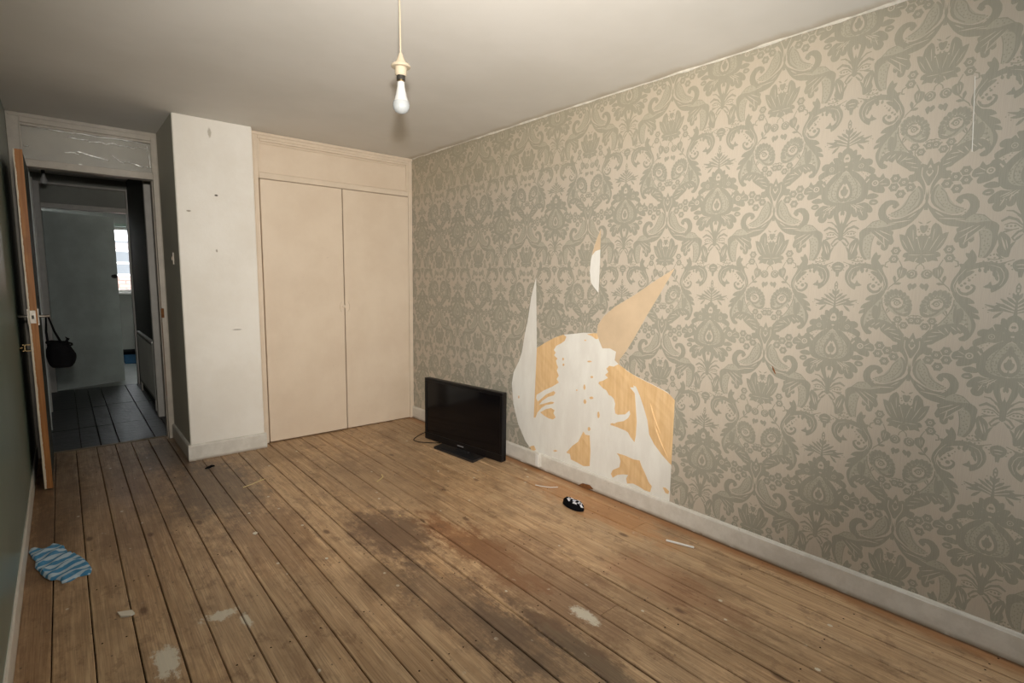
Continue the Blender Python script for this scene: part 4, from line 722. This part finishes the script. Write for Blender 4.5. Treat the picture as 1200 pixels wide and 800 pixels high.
bz.v = [tvf(*p) for p in bz.v]; bez = bz.build('bezel', M['bezel'], tv)
tvbox('screen', M['screen'], bw, LEN - bw, v0 + .052, v1 - bw, -.004, .0, 0)
tvbox('maker_mark', M['logo'], LEN * .455, LEN * .535, .058, .066, .004, .0046, 0, bez)['label'] = 'small silver wordmark too blurred to read'
b = MB(); q = [(-.361, -.943), (-.316, -1.396), (-.115, -1.340), (-.165, -.885)]
b.prism(q, .016, lambda u, v, w_: (u, v, .0015 + w_)); b.build('stand_base', M['tvbase'], tv)
tvbox('stand_neck', M['tvbase'], LEN * .42, LEN * .58, .0165, .10, -.06, -.012, .002)
# flex looping out on the left of the set
b = MB(); P_ = [(-.29, -.76, .085), (-.33, -.71, .06), (-.375, -.66, .012), (-.38, -.70, .005), (-.36, -.76, .005), (-.32, -.80, .005), (-.24, -.86, .005), (-.2, -.80, .03), (-.235, -.85, .10)]
cc = cat([list(p) for p in P_], 4, False); b.tube([tuple(p) for p in cc], .0032, 6); b.build('power_cable', M['black'], tv, True)
# ---------------------------------------------------------------- pendant lamp
px, py, pz = -1.519, -2.583, 1.94
lp = thing('pendant_lamp', (px, py, Z), 'bare white bulb in a cream holder hanging on a cord from the ceiling', 'lamp')
b = MB(); b.tube([(px - .004, py, Z - .02), (px - .002, py, 2.28), (px, py, 2.10)], .0034, 8); b.build('cord', M['cord'], lp, True)
b = MB(); b.lathe([(0, 0), (.045, 0), (.045, -.008), (.030, -.022), (.008, -.03), (0, -.03)], (px - .004, py, Z - .0005), 24); b.build('ceiling_rose', M['cord'], lp, True)
b = MB(); b.lathe([(0, .022), (.007, .02), (.012, .006), (.018, -.006), (.020, -.012), (.033, -.018), (.035, -.024), (.033, -.027), (.021, -.028), (.021, -.052), (.017, -.056), (0, -.056)], (px, py, 2.105), 28); b.build('lamp_holder', M['cord'], lp, True, 35)
b = MB(); b.lathe([(0, 0), (.0155, 0), (.0155, -.016), (0, -.016)], (px, py, 2.0495), 20); b.build('holder_ring', M['pin'], lp, True, 35)
b = MB(); b.lathe([(0, 0), (.012, 0), (.012, -.012), (0, -.012)], (px, py, 2.034), 20); b.build('bulb_cap', M['brass'], lp, True, 35)
b = MB(); b.lathe([(0, .006), (.013, .006), (.0135, -.006), (.016, -.022), (.020, -.040), (.0245, -.056), (.0275, -.062)], (px, py, 2.022), 28); bb = b.build('bulb', M['bulb'], lp, True, 50)
b = MB(); b.lathe([(.0275, 0), (.0295, -.006), (.0300, -.015), (.0278, -.026), (.0215, -.035), (.011, -.041), (0, -.0425)], (px, py, 1.9605), 28); b.build('bulb_dome', M['diffuser'], bb, True, 60)

# ---------------------------------------------------------------- things on the floor
CL = [(-2.703, -1.078), (-2.700, -1.055), (-2.681, -1.060), (-2.629, -1.084), (-2.604, -1.057), (-2.588, -1.080), (-2.571, -1.140), (-2.563, -1.200), (-2.526, -1.257), (-2.496, -1.350), (-2.480, -1.444), (-2.490, -1.498), (-2.531, -1.488), (-2.556, -1.512), (-2.583, -1.511), (-2.595, -1.465), (-2.618, -1.454), (-2.640, -1.406), (-2.656, -1.356), (-2.670, -1.298), (-2.674, -1.238), (-2.688, -1.164)]
R2 = random.Random(3)
CJ = []
for (a, b_), (c, d_) in zip(CL, CL[1:] + CL[:1]):
    CJ += [(a, b_), ((a + c) / 2 + R2.uniform(-.006, .006), (b_ + d_) / 2 + R2.uniform(-.006, .006))]
CL = [(max(-2.703, p_[0]), p_[1]) for p_ in CJ]
CA = np.array(CL); inner = []
g = .013
for i in range(30):
    for k in range(45):
        p = (-2.70 + g * i + (k % 2) * g / 2, -1.52 + g * k * .85)
        if inside(np.array([p]), CA)[0] and min(np.hypot(CA[:, 0] - p[0], CA[:, 1] - p[1])) > .006: inner.append(p)
n = len(CL); r = delaunay_2d_cdt([Vector(p) for p in CL + inner], [(i, (i + 1) % n) for i in range(n)], [], 0, 1e-6, False)
V = [tuple(v) for v in r[0]]; F = [f for f in r[2] if inside(np.array([np.mean([V[i] for i in f], 0)]), CA)[0]]
def ch(x, y):
    d = y * 1.0 - x * .55; return .006 + .011 * (.5 + .5 * math.sin(d * 58 + 2.5 * math.sin(x * 30))) ** 2 + .009 * (.5 + .5 * math.sin(x * 61 + y * 23)) * (.5 + .5 * math.sin(y * 31)) + R2.uniform(0, .0015)
b = MB(); H = [.003 if i < n else ch(x, y) for i, (x, y) in enumerate(V)]
b.add([(x, y, h) for (x, y), h in zip(V, H)], F); b.add([(x, y, .0012) for x, y in V], [f[::-1] for f in F])
for i in range(n): j = (i + 1) % n; b.add([(V[i][0], V[i][1], H[i]), (V[j][0], V[j][1], H[j]), (V[j][0], V[j][1], .0012), (V[i][0], V[i][1], .0012)], [(0, 1, 2, 3)])
tag(b.build('striped_cloth', M['cloth'], None, True, 80), 'crumpled blue and white striped cloth on the floor by the left wall', 'cloth')
# small checkered shoe
sh = thing('checkered_shoe', (-.30, -2.37, 0), 'small black shoe with a black and white checkered upper lying on the boards', 'shoe')
na = 24; L2 = .078; vs = []; fs = []; prof = []
d = Vector((.008, -.155, 0)).normalized(); s_ = Vector((-d.y, d.x, 0)); C0 = Vector((-.300, -2.368, .0012))
def outl(t, r_=1): a = 2 * math.pi * t; return (L2 * math.cos(a) * r_, (.030 + .005 * math.cos(a)) * math.sin(a) * r_)
lv = [(.92, 0), (1.0, .004), (1.0, .012), (.97, .014), (.93, .026), (.80, .038), (.62, .046), (.52, .044), (.45, .030), (.40, .014)]
for r_, h in lv:
    for k in range(na):
        u, v = outl(k / na, r_); hh = h * (1 + .35 * (u / L2 if h > .02 else 0) * -1) + (.006 * math.sin(u * 60) if h > .03 else 0)
        p = C0 + d * (u + (.014 if h > .03 else 0)) + s_ * v; vs.append((p.x, p.y, p.z + hh))
def sub(i0, i1, nm, m, mi=None, closed=True):
    b = MB(); f = []; mm = []
    for i in range(i0, i1):
        for k in range(na): f.append((i * na + k, i * na + (k + 1) % na, (i + 1) * na + (k + 1) % na, (i + 1) * na + k)); mm.append(mi(i, k) if mi else 0)
    used = sorted({j for q in f for j in q}); mp = {j: x for x, j in enumerate(used)}
    b.add([vs[j] for j in used], [tuple(mp[j] for j in q) for q in f]); b.mi = mm
    if i0 == 0: b.add([vs[k] for k in range(na)], [tuple(range(na))])
    return b.build(nm, m, sh, True, 50)
sub(0, 3, 'sole', M['black']); sub(3, 9, 'upper', [M['black'], M['white']], lambda i, k: 1 if (i >= 5 and i <= 7 and ((i + k // 2) % 2 == 0)) else 0)
b = MB(); b.add([vs[9 * na + k] for k in range(na)], [tuple(range(na))]); b.build('insole', M['black'], sh)
# bits and scraps
def scrap(name, pts2, h, z0, m, label, cat_): 
    b = MB(); b.prism(pts2, h, lambda u, v, w_: (u, v, z0 + w_)); return tag(b.build(name, m), label, cat_)
scrap('plaster_chip', [(-2.418, -1.905), (-2.372, -1.925), (-2.366, -1.955), (-2.38, -1.962), (-2.41, -1.945)], .006, .0012, M['chipm'], 'pale plaster chip on the boards right of the striped cloth', 'debris')
b = MB(); b.tube([(-1.832, -.372, .010), (-1.81, -.366, .012), (-1.79, -.350, .013), (-1.772, -.345, .009)], [.005, .011, .011, .007], 8, flat=.8); tag(b.build('black_scrap', M['black'], None, True), 'small black scrap on the floor below the white wall block', 'debris')
b = MB(); b.tube([(-1.715, -.865, .0035), (-1.65, -.845, .006), (-1.60, -.822, .007), (-1.565, -.800, .005)], .0028, 6); b.tube([(-1.60, -.822, .007), (-1.592, -.790, .012)], .0022, 6); tag(b.build('straw_stalk', M['straw'], None, True), 'dry yellow stalk lying across the boards near the wall block', 'debris')
b = MB(); b.tube([(-1.02, -1.30, .004), (-.985, -1.28, .006), (-.95, -1.25, .006), (-.935, -1.20, .004)], .004, 6, flat=.5); tag(b.build('twig', M['straw'], None, True), 'short greenish twig on the boards in front of the wardrobe', 'debris')
b = MB(); b.tube([(-.222, -2.945, .0065), (-.178, -3.075, .0065)], .0052, 10); tag(b.build('white_stick', M['wplastic'], None, True), 'thin white stick on the boards parallel to the right wall', 'debris')
b = MB(); b.tube([(-.245, -1.985, .004), (-.225, -2.03, .004), (-.195, -2.075, .004), (-.155, -2.10, .004)], .0035, 6, flat=.6); tag(b.build('curved_strip', M['wplastic'], None, True), 'curved thin white strip on the boards behind the shoe', 'debris')
for i, (x, y, s, lab) in enumerate(((-1.821, -1.546, .014, 'round pale flake in the middle of the left boards'), (-1.14, -1.83, .006, 'tiny yellow flake beside the dark stain'), (-.60, -1.38, .006, 'tiny white flake in front of the television base'), (-1.63, -2.02, .007, 'small pale flake near the room centre'))):
    pts = [(x + s * math.cos(a) * R.uniform(.7, 1.1), y + 1.3 * s * math.sin(a) * R.uniform(.7, 1.1)) for a in [k * math.pi / 3.5 for k in range(7)]]
    scrap('paint_flake', pts, .002, .0012, M['straw'] if i == 1 else M['chipm'], lab, 'debris')['group'] = 'paint flakes scattered on the boards'
# white block on the baseboard under the torn paper
bk = thing('cable_outlet', (-.022, -1.71, 0), 'white painted block on the right baseboard below the torn wallpaper', 'socket')
MB().box(-.042, -.0165, -1.800, -1.672, .020, .118, .003).build('block', M['skirt'], bk)
b = MB(); b.box(-.046, -.042, -1.796, -1.766, .026, .114, .002); b.build('face_cover', M['wplastic'], bk)

# ---------------------------------------------------------------- the bedroom window behind the camera
nw = struct(MB().box(WX0, WX0 + .05, NY - .08, NY - .02, WZ0, WZ1, .003).build('window_3', M['wplastic'])); nw['label'] = 'window in the near wall behind the photographer'
part(nw, 'window_frame', M['wplastic'], (WX1 - .05, WX1, NY - .08, NY - .02, WZ0, WZ1), (WX0 + .05, WX1 - .05, NY - .08, NY - .02, WZ0, WZ0 + .05), (WX0 + .05, WX1 - .05, NY - .08, NY - .02, WZ1 - .05, WZ1), ((WX0 + WX1) / 2 - .025, (WX0 + WX1) / 2 + .025, NY - .08, NY - .02, WZ0 + .05, WZ1 - .05), c=.003)
part(nw, 'window_sill', M['wplastic'], (WX0 - .04, WX1 + .04, NY, NY + .10, WZ0 - .04, WZ0 - .002), c=.004)
